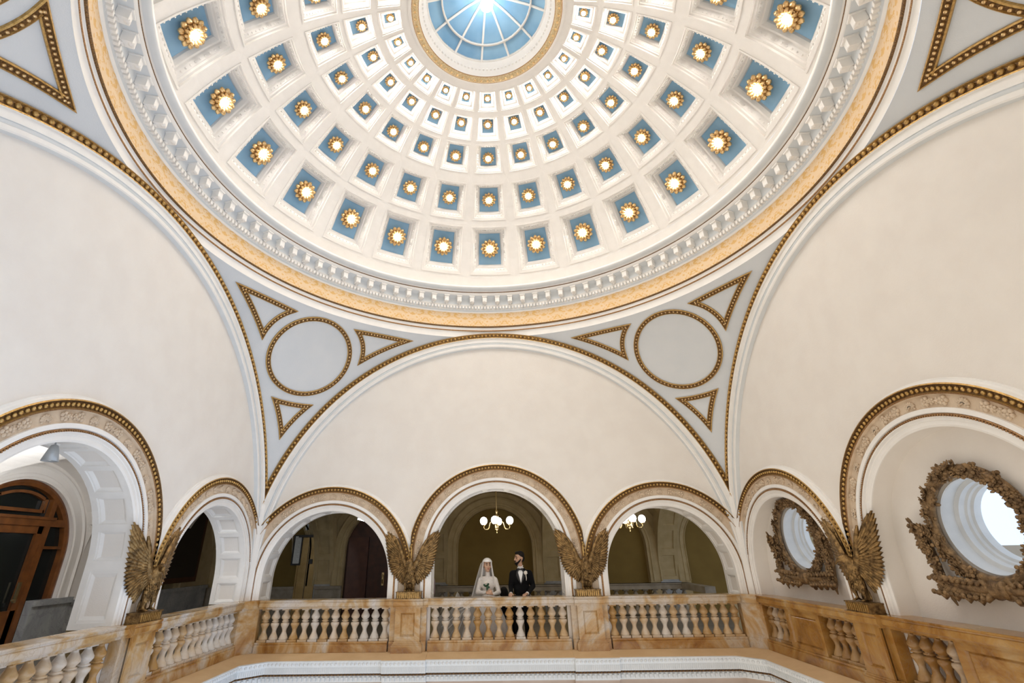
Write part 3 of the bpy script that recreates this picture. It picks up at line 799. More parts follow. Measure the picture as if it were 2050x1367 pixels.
def leafm(p, t):
    A = Matrix((t, Vector((0,0,1)).cross(t), Vector((0,0,1)))).transposed()
    mb.ell((p.x,p.y,-2.155), (.032,.026,.034), 'cornice', A, nu=6, nv=4)
along(.50, .06, .085, leafm)
def flute(p, t):
    n = Vector((0,0,1)).cross(t)
    mb.box(-.011,.011,-.006,.006,-2.32,-2.225,'cornice', lambda x,y,z: (p.x+t.x*x+n.x*y, p.y+t.y*x+n.y*y, z))
along(.455, .06, .045, flute)
along(.40, .06, .07, lambda p,t: mb.ell((p.x,p.y,-2.363), (.026,.026,.020), 'golddark', nu=5, nv=3))
def dent(p, t):
    n = Vector((0,0,1)).cross(t)
    mb.box(-.027,.027,-.03,.03,-2.48,-2.41,'cornice', lambda x,y,z: (p.x+t.x*x+n.x*y, p.y+t.y*x+n.y*y, z))
along(.375, .06, .10, dent)
mb.done('trim_30', kind='structure', label='tan ledge and white dentilled cornice under the balustrade')

# ------------------------------------------------------------ eagles
def eagle(w, u, label):
    e = thing('eagle_statue', {'back':(u,6-.06,ZR),'left':(-6+.06,u,ZR),'right':(6-.06,-u,ZR)}[w], label, 'statue', WROT[w], 'gilded eagle statues on the balustrade pedestals')
    m = MB(); m.box(-.29,.29,-.16,.13,.0,.145,'bronze'); m.box(-.30,.30,-.17,.13,.13,.15,'bronze'); m.box(-.30,.30,-.17,.13,.0,.012,'bronze')
    for i in range(11): m.box(-.255+i*.047,-.235+i*.047,-.175,-.15,.02,.125,'gold')
    m.done('plinth', e)
    # body, one surface
    pr = [('c',(0,-.03,.40),.085,(0,-.05,.58),.125), ('c',(0,-.05,.58),.125,(0,-.07,.72),.10), ('c',(0,-.07,.72),.095,(.0,-.14,.80),.065),
          ('c',(0,-.14,.80),.062,(-.045,-.20,.775),.05), ('c',(-.045,-.20,.775),.04,(-.075,-.26,.72),.018), ('c',(-.075,-.26,.72),.018,(-.075,-.265,.68),.008),
          ('c',(0,-.0,.42),.07,(0,.05,.24),.05)]
    for s in (-1,1):
        pr += [('c',(s*.06,-.05,.44),.07,(s*.10,-.07,.31),.045), ('c',(s*.10,-.07,.31),.035,(s*.10,-.05,.20),.022), ('c',(s*.07,-.03,.66),.08,(s*.17,-.02,.76),.05)]
        for a in (-.5,0,.5): pr.append(('c',(s*.10,-.06,.19),.02,(s*.10+.06*sin(a),-.06-.075*cos(a),.165),.012))
        pr.append(('c',(s*.10,-.05,.19),.018,(s*.10,.02,.165),.012))
    blob('body', pr, .011, 'bronze', e)
    m = MB()                                                    # breast and thigh plumage
    for i in range(90):
        a = random.uniform(-1.5,1.5); z = random.uniform(.36,.70); r = .10+.03*sin((z-.36)/.34*pi)
        leafb(m, (r*sin(a), -.045-r*cos(a), z), (sin(a)*.2,-.25,-1), .035, .018, 'bronze', (sin(a),-cos(a),0))
    for s in (-1,1):
        for i in range(26):
            a = random.uniform(-2,2); z = random.uniform(.29,.45); leafb(m, (s*.085+.06*sin(a),-.06-.055*cos(a),z), (0,-.1,-1), .035,.016,'bronze',(sin(a),-cos(a),0))
    for i in range(7): leafb(m, ((i-3)*.028,.03,.25), ((i-3)*.08,0,-1), .10,.022,'bronze')
    m.done('plumage', e)
    for s in (-1,1):
        m = MB()
        # leading edge of the wing (arm), outer contour of tips
        arm = [(.10,.72),(.20,.80),(.26,.98),(.33,1.20),(.45,1.38)]
        tip = [(.40,1.33),(.53,1.44),(.69,1.50),(.695,1.38),(.67,1.24),(.645,1.10),(.625,.96),(.60,.84),(.575,.73),(.54,.63),(.49,.53),(.42,.45),(.34,.38),(.26,.32),(.19,.28)]
        root = [(.25,1.02),(.235,.96),(.22,.90),(.20,.85),(.18,.81),(.16,.77),(.14,.74),(.12,.71),(.10,.66),(.09,.60)]
        def interp(L, t):
            t = clamp(t,0,1)*(len(L)-1); i = min(int(t), len(L)-2); f = t-i
            return L[i][0]+(L[i+1][0]-L[i][0])*f, L[i][1]+(L[i+1][1]-L[i][1])*f
        def feather(b, t_, wd, y):
            B = Vector((s*b[0], y, b[1])); T = Vector((s*t_[0], y+.02, t_[1])); d = T-B; L = d.length; d = d/L
            y_ = Vector((0,1,0)).cross(d).normalized()
            n = 7; rows = []
            for i in range(n+1):
                f = i/n; w_ = wd*(.75+.5*f if f < .5 else 1.0)*(1 if f < .82 else sqrt(max(0,1-((f-.82)/.18)**2))+.02)
                c = B+d*L*f + Vector((0,.03*f*f-.02*sin(pi*f),0))
                rows.append([c-y_*w_+Vector((0,.012,0)), c-y_*w_*.45+Vector((0,-.006,0)), c+Vector((0,-.018,0)), c+y_*w_*.45+Vector((0,-.006,0)), c+y_*w_+Vector((0,.012,0)), c+Vector((0,.022,0)), c-y_*w_+Vector((0,.012,0))])
            m.grid(rows, 'bronze')
        N = 24
        for i in range(N):
            t = i/(N-1); feather(interp(root, t), interp(tip, t), .040, .035-.02*t)
        for k_, (cnt, q, wd, yy) in enumerate(((18,.60,.034,-.005),(15,.36,.030,-.035))):
            for i in range(cnt):
                t = i/(cnt-1); b = interp(root, t); T = interp(tip, .03+t*.97)
                feather(b, (b[0]+(T[0]-b[0])*q, b[1]+(T[1]-b[1])*q), wd, yy)
        m.tube([(s*x, -.03, z) for x, z in [(.09,.70),(.17,.80),(.22,.95),(.29,1.12),(.38,1.28)]], [.06,.062,.052,.040,.018], 'bronze', 8)
        m.done('wing', e)
    return e

def blob(name, prims, vox, mat, parent, smooth=4, extra=None):
    m = MB()
    for p in prims:
        if p[0] == 'c':
            a, ra, b, rb = Vector(p[1]), p[2], Vector(p[3]), p[4]; n = 10
            d = (b-a); L = d.length
            if L < 1e-5: m.ell(a, (ra,)*3, mat, nu=12, nv=8); continue
            d /= L; x = (Vector((0,0,1)) if abs(d.z) < .9 else Vector((1,0,0))); x = (x-d*x.dot(d)).normalized(); y = d.cross(x)
            rows = []
            S = [(-1,0)] 
            seq = [(a - d*ra*cos(q), ra*sin(q)) for q in (.01,.5,1.0,pi/2)] + [(b + d*rb*cos(q), rb*sin(q)) for q in (pi/2,1.0,.5,.01)]
            for c, r in seq: rows.append([c+(x*cos(2*pi*k/n)+y*sin(2*pi*k/n))*r for k in range(n+1)])
            m.grid(rows, mat); m.face(rows[0][:-1], mat); m.face(rows[-1][:-1], mat)
        else:
            m.ell(p[1], p[2], mat, p[3] if len(p) > 3 else None, nu=16, nv=12)
    o = m.done(name, parent)
    r = o.modifiers.new('r','REMESH'); r.mode = 'VOXEL'; r.voxel_size = vox*K; r.use_smooth_shade = True
    if smooth:
        q = o.modifiers.new('s','SMOOTH'); q.factor = .5; q.iterations = smooth
    return o
eagle('back',-2.1,'gilded eagle with raised wings left of the couple, on the back wall')
eagle('back',2.1,'gilded eagle with raised wings right of the couple, worn silver patches')
eagle('left',2.1,'dark bronze-gold eagle beside the wooden door on the left wall')
eagle('right',-2.1,'dark gold eagle between the two round windows on the right wall')

# ------------------------------------------------------------ gallery behind the back wall
YB, XL = 12.6, -10.5
fl = MB(); fl.face([(-14,6.0,-2.02),(14,6.0,-2.02),(14,YB+.6,-2.02),(-14,YB+.6,-2.02)],'floor'); fl.face([(-6.0,-8,-2.02),(-6.0,6.0,-2.02),(XL-.6,6.0,-2.02),(XL-.6,-8,-2.02)],'floor')
fl.done('floor', kind='structure', label='dim stone floor of the gallery')
def gal_wall(name, F, centers, zc, ri, ro, u0, u1, top, fills, label, mw='gcream'):
    mb = MB(); out = [(u0,-2.02)]; hol = []
    for c in centers:
        out += [(c-ri,-2.02)] + opening(c, zc, ri, 30) + [(c+ri,-2.02)]
    out += [(u1,-2.02),(u1,top),(u0,top)]
    mb.poly(out, [], mw, lambda u,z: F(u,0,z))
    for c, fm in zip(centers, fills):
        rows = [[F(c-ri*cos(a), d, zc+ri*sin(a)) for d in (0,.25)] for a in [pi*i/30 for i in range(31)]]
        rows = [[F(c-ri,0,-2.02),F(c-ri,.25,-2.02)]] + rows + [[F(c+ri,0,-2.02),F(c+ri,.25,-2.02)]]
        mb.grid(rows, mw)
        if fm: mb.face([F(c-ri,.25,-2.02)] + [F(c-ri*cos(a), .25, zc+ri*sin(a)) for a in [pi*i/30 for i in range(31)]] + [F(c+ri,.25,-2.02)], fm)
        prof = [(ro,0),(ro,-.05),(ro-.04,-.07),(ro-.08,-.03),(ro-.22,-.03),(ro-.24,-.05),(ro-.30,-.05),(ro-.33,-.01),(ri+.04,-.01),(ri+.02,-.04),(ri,-.04),(ri,0)]
        arc_grid(mb, F, c, zc, prof, [mw]*11, (c-ro,c+ro), -1.0, n=40)
    mb.done(name, kind='structure', label=label)
FB = lambda u,d,z: (u, YB+d, z)
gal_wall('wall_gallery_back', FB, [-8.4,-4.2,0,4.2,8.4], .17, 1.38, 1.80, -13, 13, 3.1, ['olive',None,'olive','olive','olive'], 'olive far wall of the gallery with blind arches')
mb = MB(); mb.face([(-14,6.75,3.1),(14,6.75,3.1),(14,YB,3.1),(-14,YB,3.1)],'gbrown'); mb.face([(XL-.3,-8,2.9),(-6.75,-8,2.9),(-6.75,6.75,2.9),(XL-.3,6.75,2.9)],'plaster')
mb.done('ceiling_gallery', kind='structure', label='brown ceiling of the gallery')
# inner side of the arcade walls (seen from the gallery) so that no light leaks
def leak(name, F):
    out = [(-6.75,-2.02)]
    for c, z0, r in ((-SIDE,ZS,1.54),(0,ZM,1.61),(SIDE,ZS,1.54)):
        out += [(c-r,-2.02)] + opening(c, z0, r, 30) + [(c+r,-2.02)]
    out += [(6.75,-2.02),(6.75,3.1),(-6.75,3.1)]
    m = MB(); m.poly(out, [], 'gcream', lambda u,z: F(u,.75,z)); m.done(name, kind='structure', label='gallery side of the arcade wall')
leak('wall_back_rear', WALLS['back']); leak('wall_left_rear', WALLS['left'])
# panelled ribs crossing the gallery
def rib(mb, xc, mat):
    yc, zr, R, hw = 9.7, -.95, 2.88, .36
    def sf(s, t, dep): return (xc+t, yc+(R+dep)*cos(s), zr+(R+dep)*sin(s))
    rg = [(0,0,0,0,0,mat),(.12,.12,.2,.2,0,mat),(.14,.14,.22,.22,.04,mat)]
    for i in range(10): cell(mb, sf, pi*i/10, pi*(i+1)/10, -hw, hw, rg, mat, 3)
    for s in (-1,1):
        mb.grid([[sf(pi*i/30, s*hw, 0), sf(pi*i/30, s*hw, .5)] for i in range(31)], mat)
        mb.box(xc-hw,xc+hw, 9.7+s*2.88-(0 if s<0 else 0), 9.7+s*2.92, -2.02, -.95, 'grey')
for i, x in enumerate((-6.3,-2.1,2.1,6.3)):
    mb = MB(); rib(mb, x, 'gcream'); mb.done('trim_%d' % (31+i), kind='structure', label='panelled rib arching across the gallery')
# stair parapet at the back of the gallery
e = thing('balustrade', (2.1,10.6,0), 'grey stone balustrade in the shadow behind the couple', 'balustrade')
m = MB(); m.box(-4.0,4.1,-.15,.15,-1.12,-.95,'gstone'); m.box(3.8,4.1,-2.0,-.15,-1.12,-.95,'gstone'); m.box(-4.0,4.1,-.18,.18,-.98,-.95,'gstone'); m.done('handrail', e)
m = MB(); m.box(-4.0,4.1,-.15,.15,-2.02,-1.85,'gstone'); m.done('base', e)
for i in range(26):
    o = proto_b.copy(); COL.objects.link(o); o.parent = e; o.location = Vector((-3.85+i*.31,0,0))*K
    o.material_slots[0].link = 'OBJECT'; o.material_slots[0].material = M['gstone']
mb = MB()                                                     # dado of the gallery wall
for a, b in ((-13,-7.3),(-6.55,-5.58),(-2.8,-2.0)):
    mb.box(a,b,YB-.06,YB+.02,-2.02,-1.10,'gstone'); mb.box(a,b,YB-.12,YB+.02,-1.10,-1.01,'gstone')
mb.done('trim_35', kind='structure', label='grey marble dado along the gallery wall')
# brown double door in the left blind arch
e = bpy.data.objects.new('door_3', None); COL.objects.link(e); tagit(e, 'very dark brown door filling an arch of the gallery, behind the left arch', None, None, 'structure')
m = MB(); m.face([(-4.2-1.38,YB+.2,-2.02)]+[(-4.2-1.38*cos(pi*i/30), YB+.2, .17+1.38*sin(pi*i/30)) for i in range(31)]+[(-4.2+1.38,YB+.2,-2.02)],'wooddark')
m.box(-5.5,-4.75,YB+.12,YB+.2,-2.02,.6,'woodmid'); m.box(-4.7,-3.0,YB+.12,YB+.2,-2.02,.6,'wooddark'); m.done('door_leaf', e)
m = MB(); m.box(-4.16,-4.08,YB+.04,YB+.10,-1.02,-.60,'brass'); m.tube([(-4.12,YB+.02,-.95),(-4.12,YB-.03,-.92),(-4.12,YB-.03,-.70),(-4.12,YB+.02,-.67)],.02,'brass'); m.done('door_handle', e)
# lift door, floor sign and notice board
e = bpy.data.objects.new('door_2', None); COL.objects.link(e); tagit(e, 'brass two-leaf lift door seen through the left arch', None, None, 'structure')
m = MB(); m.box(-7.25,-6.60,YB-.05,YB+.02,-2.02,.62,'elev'); m.done('door_leaf', e)
m = MB(); m.box(-6.94,-6.925,YB-.07,YB-.05,-2.02,.62,'black'); m.done('door_gap', e)
m = MB(); m.box(-7.32,-6.52,YB-.20,YB,.62,.70,'black'); m.box(-7.30,-7.25,YB-.08,YB,-2.02,.62,'elev'); m.done('door_frame', e)
m = MB(); m.box(-6.88,-6.74,YB-.08,YB-.05,-.28,-.12,'black'); m.done('window_pane', e)
e = thing('notice_board', (-7.36,YB-.09,.2), 'narrow white notice board in a black frame left of the lift door', 'notice board')
m = MB(); m.box(-.17,.17,0,.05,-.52,.50,'black'); m.done('frame', e)
m = MB(); m.box(-.10,.13,-.01,0,-.46,.46,'paper'); m.done('paper', e)
m = MB()
for i in range(16): m.box(-.07,.10-.04*(i%3),-.014,-.01,-.42+i*.053,-.40+i*.053,'metal')
m.done('printed_lines', e)
m = MB(); m.box(-.06,.06,-.02,.02,-.11,.11,'paper'); m.done('wall_sign', loc=(-7.10,YB-.03,.98), label='small pale upright plate on the wall above the lift door', cat='sign')
e = thing('wall_light', (-4.57,11.0,1.08), 'bright white fluorescent tube above the dark door', 'light')
m = MB(); m.box(-.22,.22,-.05,.05,-.02,.03,'tube', lambda x,y,z: (x,y,z-.25*x)); m.done('tube', e)
m = MB(); m.box(-.25,.25,-.06,.06,.035,.07,'metal', lambda x,y,z: (x,y,z-.25*x)); m.tube([(0,0,.07),(0,0,2.0)],.012,'metal',6); m.done('housing', e)

# ------------------------------------------------------------ chandeliers
def chandelier(x, y, zf, ph, label):
    e = thing('chandelier', (x,y,zf), label, 'chandelier', 0, 'brass chandeliers with round white globes')
    m = MB(); m.tube([(0,0,.62),(0,0,2.5)], .016, 'brass', 8); m.done('stem', e)
    m = MB(); m.lathe([(0,0),(.015,.01),(.022,.035),(.01,.05),(.012,.08),(.05,.10),(.062,.14),(.05,.19),(.025,.22),(.02,.36),(.045,.39),(.07,.46),(.075,.48),(.03,.50),(.02,.56),(.05,.60),(.03,.64),(.015,.66)], 'brass', n=16); m.done('centre_column', e)
    for k in range(4):
        a = ph+k*pi/2
        P = [(.04,.20),(.10,.30),(.16,.34),(.20,.28),(.23,.16),(.28,.10),(.36,.10),(.40,.15),(.40,.22)]
        m = MB(); m.tube([(r*cos(a), r*sin(a), z) for r, z in P], .013, 'brass', 6); m.lathe([(.0,.20),(.045,.21),(.05,.24),(.03,.25)], 'brass', c=(.40*cos(a),.40*sin(a),0), n=12); ar = m.done('arm', e)
        m = MB(); m.ell((.40*cos(a),.40*sin(a),.345), (.108,.108,.115), 'globe', nu=16, nv=12); m.done('globe', ar)
chandelier(.04,8.75,.54,-.15,'brass chandelier with white globes above the couple')
chandelier(4.05,8.75,.53,.02,'brass chandelier with white globes seen through the right arch')

# ------------------------------------------------------------ left corridor
FL = lambda u,d,z: (XL-d, u, z)
gal_wall('wall_gallery_left', FL, [-4.1,.0,4.18], .03, 1.62, 1.98, -8, 6.6, 2.9, ['plaster','plaster',None], 'pale corridor wall with arched openings behind the left wall', 'plaster')
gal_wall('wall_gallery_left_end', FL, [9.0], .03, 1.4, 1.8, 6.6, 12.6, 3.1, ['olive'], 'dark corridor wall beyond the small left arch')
def groin(name, xa, xb, ya, yb, across, cs, hw, zs1, H1, zs2, H2, mat, label):
    # groin vault: height = higher of the long barrel and the cross barrels
    mb = MB(); nl = 28*len(cs); nw = 36; lo, hi = (cs[0]-hw, cs[-1]+hw)
    rows = []
    for i in range(nl+1):
        u = lo+(hi-lo)*i/nl; row = []
        c = min(cs, key=lambda q: abs(q-u)); h2 = zs2+H2*sqrt(max(0,1-((u-c)/hw)**2))
        for j in range(nw+1):
            a = pi*j/nw; s_ = -cos(a); h1 = zs1+H1*sqrt(max(0,1-s_*s_)); z = max(h1, h2)
            if across == 'x': row.append((xa+(xb-xa)*(s_+1)/2, u, z))
            else: row.append((u, ya+(yb-ya)*(s_+1)/2, z))
        rows.append(row)
    mb.grid(rows, mat, smooth=False); mb.done(name, kind='structure', label=label)
groin('ceiling_corridor', -10.5,-6.75,0,0,'x',[-4.18,0,4.18,8.36],2.09,.05,2.0,.03,2.06,'plaster','white groin vault of the corridor behind the left wall')
groin('ceiling_vault', 0,0,6.75,12.6,'y',[-8.4,-4.2,0,4.2,8.4],2.1,-.8,3.0,.17,1.95,'gcream','dim groin vault of the gallery behind the couple')
e = bpy.data.objects.new('door_1', None); COL.objects.link(e); tagit(e, 'arched mahogany door with glass panes behind the big left arch', None, None, 'structure')
c, zc, R = 4.18, .03, 1.62
def FD(u,d,z): return (XL-.12-d, u, z)
m = MB()
arc_grid(m, FD, c, zc, [(R+.01,.1),(R+.01,-.06),(R-.06,-.08),(R-.13,-.05),(R-.14,.1)], ['wood']*4, (c-2,c+2), -1.0, n=40)
TL = lambda x,y,z: FD(x,y,z)
for u in (c-.86,c+.86): m.box(u-.07,u+.07,-.05,.06,-2.02,1.35,'wood',TL)
m.box(c-1.55,c+1.55,-.06,.06,.70,.86,'wood',TL); m.box(c-1.0,c+1.0,-.09,.06,.84,.90,'wood',TL)
for s in (-1,1): m.box(min(c+s*.86,c+s*1.55),max(c+s*.86,c+s*1.55),-.03,.05,.22,.28,'wood',TL)
m.done('door_frame', e)
m = MB()
m.face([FD(c-(R-.1),.06,-2.02)]+[FD(c-(R-.1)*cos(pi*i/30),.06,zc+(R-.1)*sin(pi*i/30)) for i in range(31)]+[FD(c+(R-.1),.06,-2.02)],'glassdark'); m.done('pane', e)
m = MB()
for a, b in ((c-.79,c-.66),(c+.66,c+.79),): m.box(a,b,-.02,.05,-2.02,.70,'wood',TL)
m.box(c-.79,c+.79,-.02,.05,.54,.70,'wood',TL); m.box(c-.79,c+.79,-.02,.05,-2.02,-1.0,'wood',TL)
m.box(c-.62,c+.62,-.04,.05,.98,1.05,'wood',TL)
for s in (-1,1): m.box(c+s*.62-.035,c+s*.62+.035,-.04,.05,.98,1.28,'wood',TL)
arc_grid(m, FD, c, zc, [(R-.22,.05),(R-.22,-.03),(R-.28,-.03),(R-.28,.05)], ['wood']*3, (c-.62,c+.62), None, n=24, a0=1.15, a1=pi-1.15)
m.done('door_leaf', e)
m = MB(); m.box(c+.62,c+.68,-.06,-.02,-.85,-.45,'brass',TL); m.tube([FD(c+.60,-.10,-.80),FD(c+.50,-.11,-.79)],.02,'brass'); m.done('door_handle', e)
mb = MB()
for a, b in ((c+.93,c+2.0),(c-2.0,c-.93)):
    mb.box(a,b,-.12,.06,-2.02,-.95,'grey',FL); mb.box(a,b,-.18,.06,-.95,-.83,'grey',FL)
mb.box(6.2,12.4,-.08,.02,-2.02,-1.0,'grey',FL); mb.box(6.2,12.4,-.14,.02,-1.0,-.90,'grey',FL)
mb.done('trim_36', kind='structure', label='grey marble dado beside the mahogany door')
e = thing('wall_painting', (XL+.06,10.2,.45), 'large black framed panel in the gloom behind the small left arch', 'painting')
m = MB(); m.box(0,.10,-1.25,1.25,-1.2,1.5,'wooddark'); m.done('frame', e)
m = MB(); m.box(.09,.11,-1.10,1.10,-1.05,1.35,'dark'); m.done('canvas', e)
e = thing('pendant_lamp', (-6.42,-.08,1.27), 'grey cone-shaped lamp hanging from the soffit of the big left arch', 'lamp')
m = MB(); m.lathe([(.025,.23),(.045,.22),(.068,.15),(.105,.0),(.095,.0),(.055,.14),(.02,.21)], 'metal', n=24); m.done('lamp_shade', e)
m = MB(); m.tube([(0,0,.21),(0,0,.27)], .012, 'metal', 6); m.done('stem', e)
m = MB(); m.ell((0,0,.05), (.04,.04,.045), 'trim', nu=10, nv=6); m.done('bulb', e)

# ------------------------------------------------------------ people
def hand(pr, w, d, up, curl, side, k=1.):
    """five separate fingers; w wrist point, d finger direction, up back-of-hand normal"""
    w = Vector(w); d = Vector(d).normalized(); up = Vector(up); up = (up-d*up.dot(d)).normalized(); x = d.cross(up)*side
    pr.append(('c', w, .026*k, w+d*.04*k, .032*k))
    for i in range(4):
        b = w + d*.075*k + x*(i-1.5)*.021*k
        pr.append(('c', w+d*.02*k+x*(i-1.5)*.014*k, .017*k, b, .0135*k))
        L = (.036,.042,.039,.030)[i]*k; dd = (d*cos(curl*.5)-up*sin(curl*.5)); p1 = b+dd*L
        d2 = (d*cos(curl*1.4)-up*sin(curl*1.4)); p2 = p1+d2*L*.8
        pr.append(('c', b, .0115*k, p1, .0105*k)); pr.append(('c', p1, .0105*k, p2, .0085*k))
    tb = w+d*.02*k - x*.028*k; t1 = tb+(d*.6-x*.8-up*.2).normalized()*.04*k; t2 = t1+(d-up*.2-x*.1).normalized()*.035*k
    pr.append(('c', tb, .015*k, t1, .0125*k)); pr.append(('c', t1, .0125*k, t2, .010*k))

def head_prims(c, q, s=1.):
    """c head centre, q rotation (face looks along local -y)"""
    def P(x,y,z): return Vector(c)+q@(Vector((x,y,z))*s)
    A = q.to_3x3() if hasattr(q,'to_3x3') else q
    pr = [('e', P(0,.01,.03), (.082*s,.098*s,.10*s), A), ('e', P(0,-.02,-.04), (.066*s,.078*s,.085*s), A),
          ('c', P(0,-.07,-.095), .03*s, P(0,-.06,-.10), .03*s),
          ('c', P(0,-.095,.02), .010*s, P(0,-.122,-.022), .016*s),
          ('c', P(-.016,-.10,-.028), .011*s, P(.016,-.10,-.028), .011*s),
          ('c', P(-.045,-.083,.032), .014*s, P(.045,-.083,.032), .014*s),
          ('c', P(-.02,-.093,-.058), .010*s, P(.02,-.093,-.058), .010*s),
          ('e', P(.084,.01,-.01), (.012*s,.020*s,.032*s), A), ('e', P(-.084,.01,-.01), (.012*s,.020*s,.032*s), A),
          ('e', P(.045,-.06,-.02), (.025*s,.025*s,.025*s), A), ('e', P(-.045,-.06,-.02), (.025*s,.025*s,.025*s), A)]
    return pr, P
def face_bits(P, A, e, lips=True, s=1.):
    m = MB()
    for x in (-.032,.032): m.ell(P(x,-.089,.012), (.015*s,.008*s,.0075*s), 'eye', A, nu=10, nv=6)
    m.done('eyes', e)
    m = MB()
    for sx in (-1,1): m.tube([P(sx*.014,-.100,.034),P(sx*.034,-.100,.042),P(sx*.055,-.084,.036)], [.005*s,.006*s,.003*s], 'hair', 6)
    m.done('eyebrows', e)
    if lips:
        m = MB(); m.ell(P(0,-.103,-.058), (.024*s,.009*s,.006*s), 'lip', A, nu=10, nv=6); m.ell(P(0,-.100,-.067), (.018*s,.009*s,.006*s), 'lip', A, nu=10, nv=6); m.done('lips', e)

# ---- groom (world layout coordinates relative to the base on the gallery floor)
G = Vector((.60,6.72,-2.02)); g = thing('groom', G, 'bearded man in a black tuxedo and bow tie leaning his hands on the balustrade', 'person')
H = 1.11
qh = Matrix.Rotation(rad(-62),3,'Z') @ Matrix.Rotation(rad(4),3,'X')
hc = (-.03,-.03,1.885)
hp, HP = head_prims(hc, qh, 1.16)
body = list(hp)
body += [('c',(0,.0,1.60),.062,(-.02,-.02,1.79),.058), ('c',(-.14,.01,1.54),.062,(.14,.01,1.54),.062), ('c',(0,.01,1.42),.105,(0,.01,1.15),.10), ('c',(-.07,0,1.06),.10,(.07,0,1.06),.10)]
lw, rw = (-.29,-.40,1.105), (.10,-.42,1.105)
LA = [(-.21,.01,1.53),(-.27,.0,1.25),(-.27,-.26,1.13)]
RA = [(.21,.01,1.53),(.29,.02,1.25),(.15,-.30,1.125)]
for S_, wr in ((LA,lw),(RA,rw)):
    body += [('c',S_[0],.048,S_[1],.040), ('c',S_[1],.040,S_[2],.032), ('c',S_[2],.034,wr,.028)]
hand(body, lw, (-.1,-1,-.05), (0,0,1), .5, 1, 1.15)
hand(body, rw, (-.55,-.85,-.05), (0,0,1), .5, -1, 1.15)
for s in (-1,1): body += [('c',(s*.10,0,1.03),.10,(s*.11,-.01,.55),.07), ('c',(s*.11,-.01,.55),.065,(s*.11,.02,.09),.045), ('c',(s*.11,.02,.08),.045,(s*.12,-.13,.05),.04)]
blob('body', body, .0085, 'skin_m', g)
face_bits(HP, qh, g, False, 1.16)
jk = [('c',(-.17,.01,1.535),.088,(.17,.01,1.535),.088), ('e',(0,0,1.40),(.225,.15,.20)), ('e',(0,0,1.18),(.205,.145,.25)), ('e',(0,.0,.98),(.215,.15,.15)), ('c',(-.06,.02,1.60),.065,(.06,.02,1.60),.065)]
for S_ in (LA,RA): jk += [('c',S_[0],.085,S_[1],.066), ('c',S_[1],.066,S_[2],.050)]
jk.append(('c',RA[2],.050,(.12,-.37,1.12),.045)); jk.append(('c',LA[2],.050,(-.28,-.34,1.11),.045))
blob('jacket', jk, .011, 'suit', g)
tr = []
for s in (-1,1): tr += [('c',(s*.10,0,.98),.125,(s*.115,0,.55),.092), ('c',(s*.115,0,.55),.092,(s*.115,.02,.10),.070)]
blob('trousers', tr, .014, 'suit', g)
m = MB()
for s in (-1,1): m.ell((s*.12,-.06,.05), (.055,.15,.05), 'satin', nu=12, nv=8)
m.done('shoes', g)
# shirt front, collar, lapels, bow tie, cuffs
def chest_y(x, z): return -.155*sqrt(max(0,1-(x/.24)**2))-.012 if z < 1.5 else -.155+(z-1.5)*.55
m = MB()
rows = []
for i in range(9):
    t = i/8; z = 1.64-.30*t; hw = .075*(1-t)+.004
    rows.append([(x*hw-.02, chest_y(x*hw, z)-.012, z) for x in (-1,-.5,0,.5,1)])
m.grid(rows, 'shirt'); m.tube([(-.075,-.02,1.665),(-.05,-.085,1.655),(-.015,-.10,1.65),(.03,-.085,1.655),(.055,-.02,1.665),(.03,.05,1.69),(-.05,.05,1.69),(-.075,-.02,1.665)], .018, 'shirt', 8)
m.tube([(-.07,-.02,1.71),(-.05,-.075,1.69),(-.015,-.088,1.685),(.03,-.07,1.69),(.05,-.02,1.71),(.03,.05,1.74),(-.05,.05,1.74),(-.07,-.02,1.71)], .011, 'shirt', 8)
m.done('shirt', g)
m = MB()
for s in (-1,1):
    P1 = [(.055,1.66),(.10,1.58),(.115,1.50),(.09,1.42),(.005,1.30)]; P2 = [(.035,1.64),(.058,1.56),(.050,1.48),(.03,1.41),(.0,1.31)]
    rows = [[(s*a[0]-.02, chest_y(a[0],a[1])-.012, a[1]), (s*(a[0]+b[0])/2-.02, chest_y(a[0],a[1])-.03, a[1]), (s*b[0]-.02, chest_y(b[0],b[1])-.022, b[1])] for a, b in zip(P1,P2)]
    m.grid(rows, 'satin')
m.done('lapels', g)
m = MB()
for s in (-1,1): m.ell((-.02+s*.042,-.125,1.635), (.038,.016,.026), 'satin', nu=10, nv=6)
m.ell((-.02,-.132,1.635), (.014,.014,.018), 'satin', nu=8, nv=6); m.done('bow_tie', g)
m = MB()
for a, b in (((.125,-.36,1.12),(.105,-.40,1.108)),((-.28,-.33,1.11),(-.288,-.375,1.106))): m.tube([a,b], .042, 'shirt', 12)
m.done('cuffs', g)
m = MB(); flower(m, Vector((.105,-.175,1.555)), (0,-1,.2), .050, 'petal', 7); flower(m, Vector((.10,-.19,1.56)), (0,-1,.2), .03, 'petal', 6)
m.tube([(.11,-.17,1.51),(.12,-.175,1.43),(.115,-.175,1.38)], [.012,.010,.004], 'petal', 6); m.done('boutonniere', g)
hr = [('e', HP(0,.030,.062), (.092*1.16,.098*1.16,.085*1.16), qh), ('e', HP(0,-.028,.108), (.070*1.16,.062*1.16,.036*1.16), qh), ('e', HP(0,.075,.0), (.07*1.16,.05*1.16,.08*1.16), qh)]
blob('hair', hr, .009, 'hair', g)
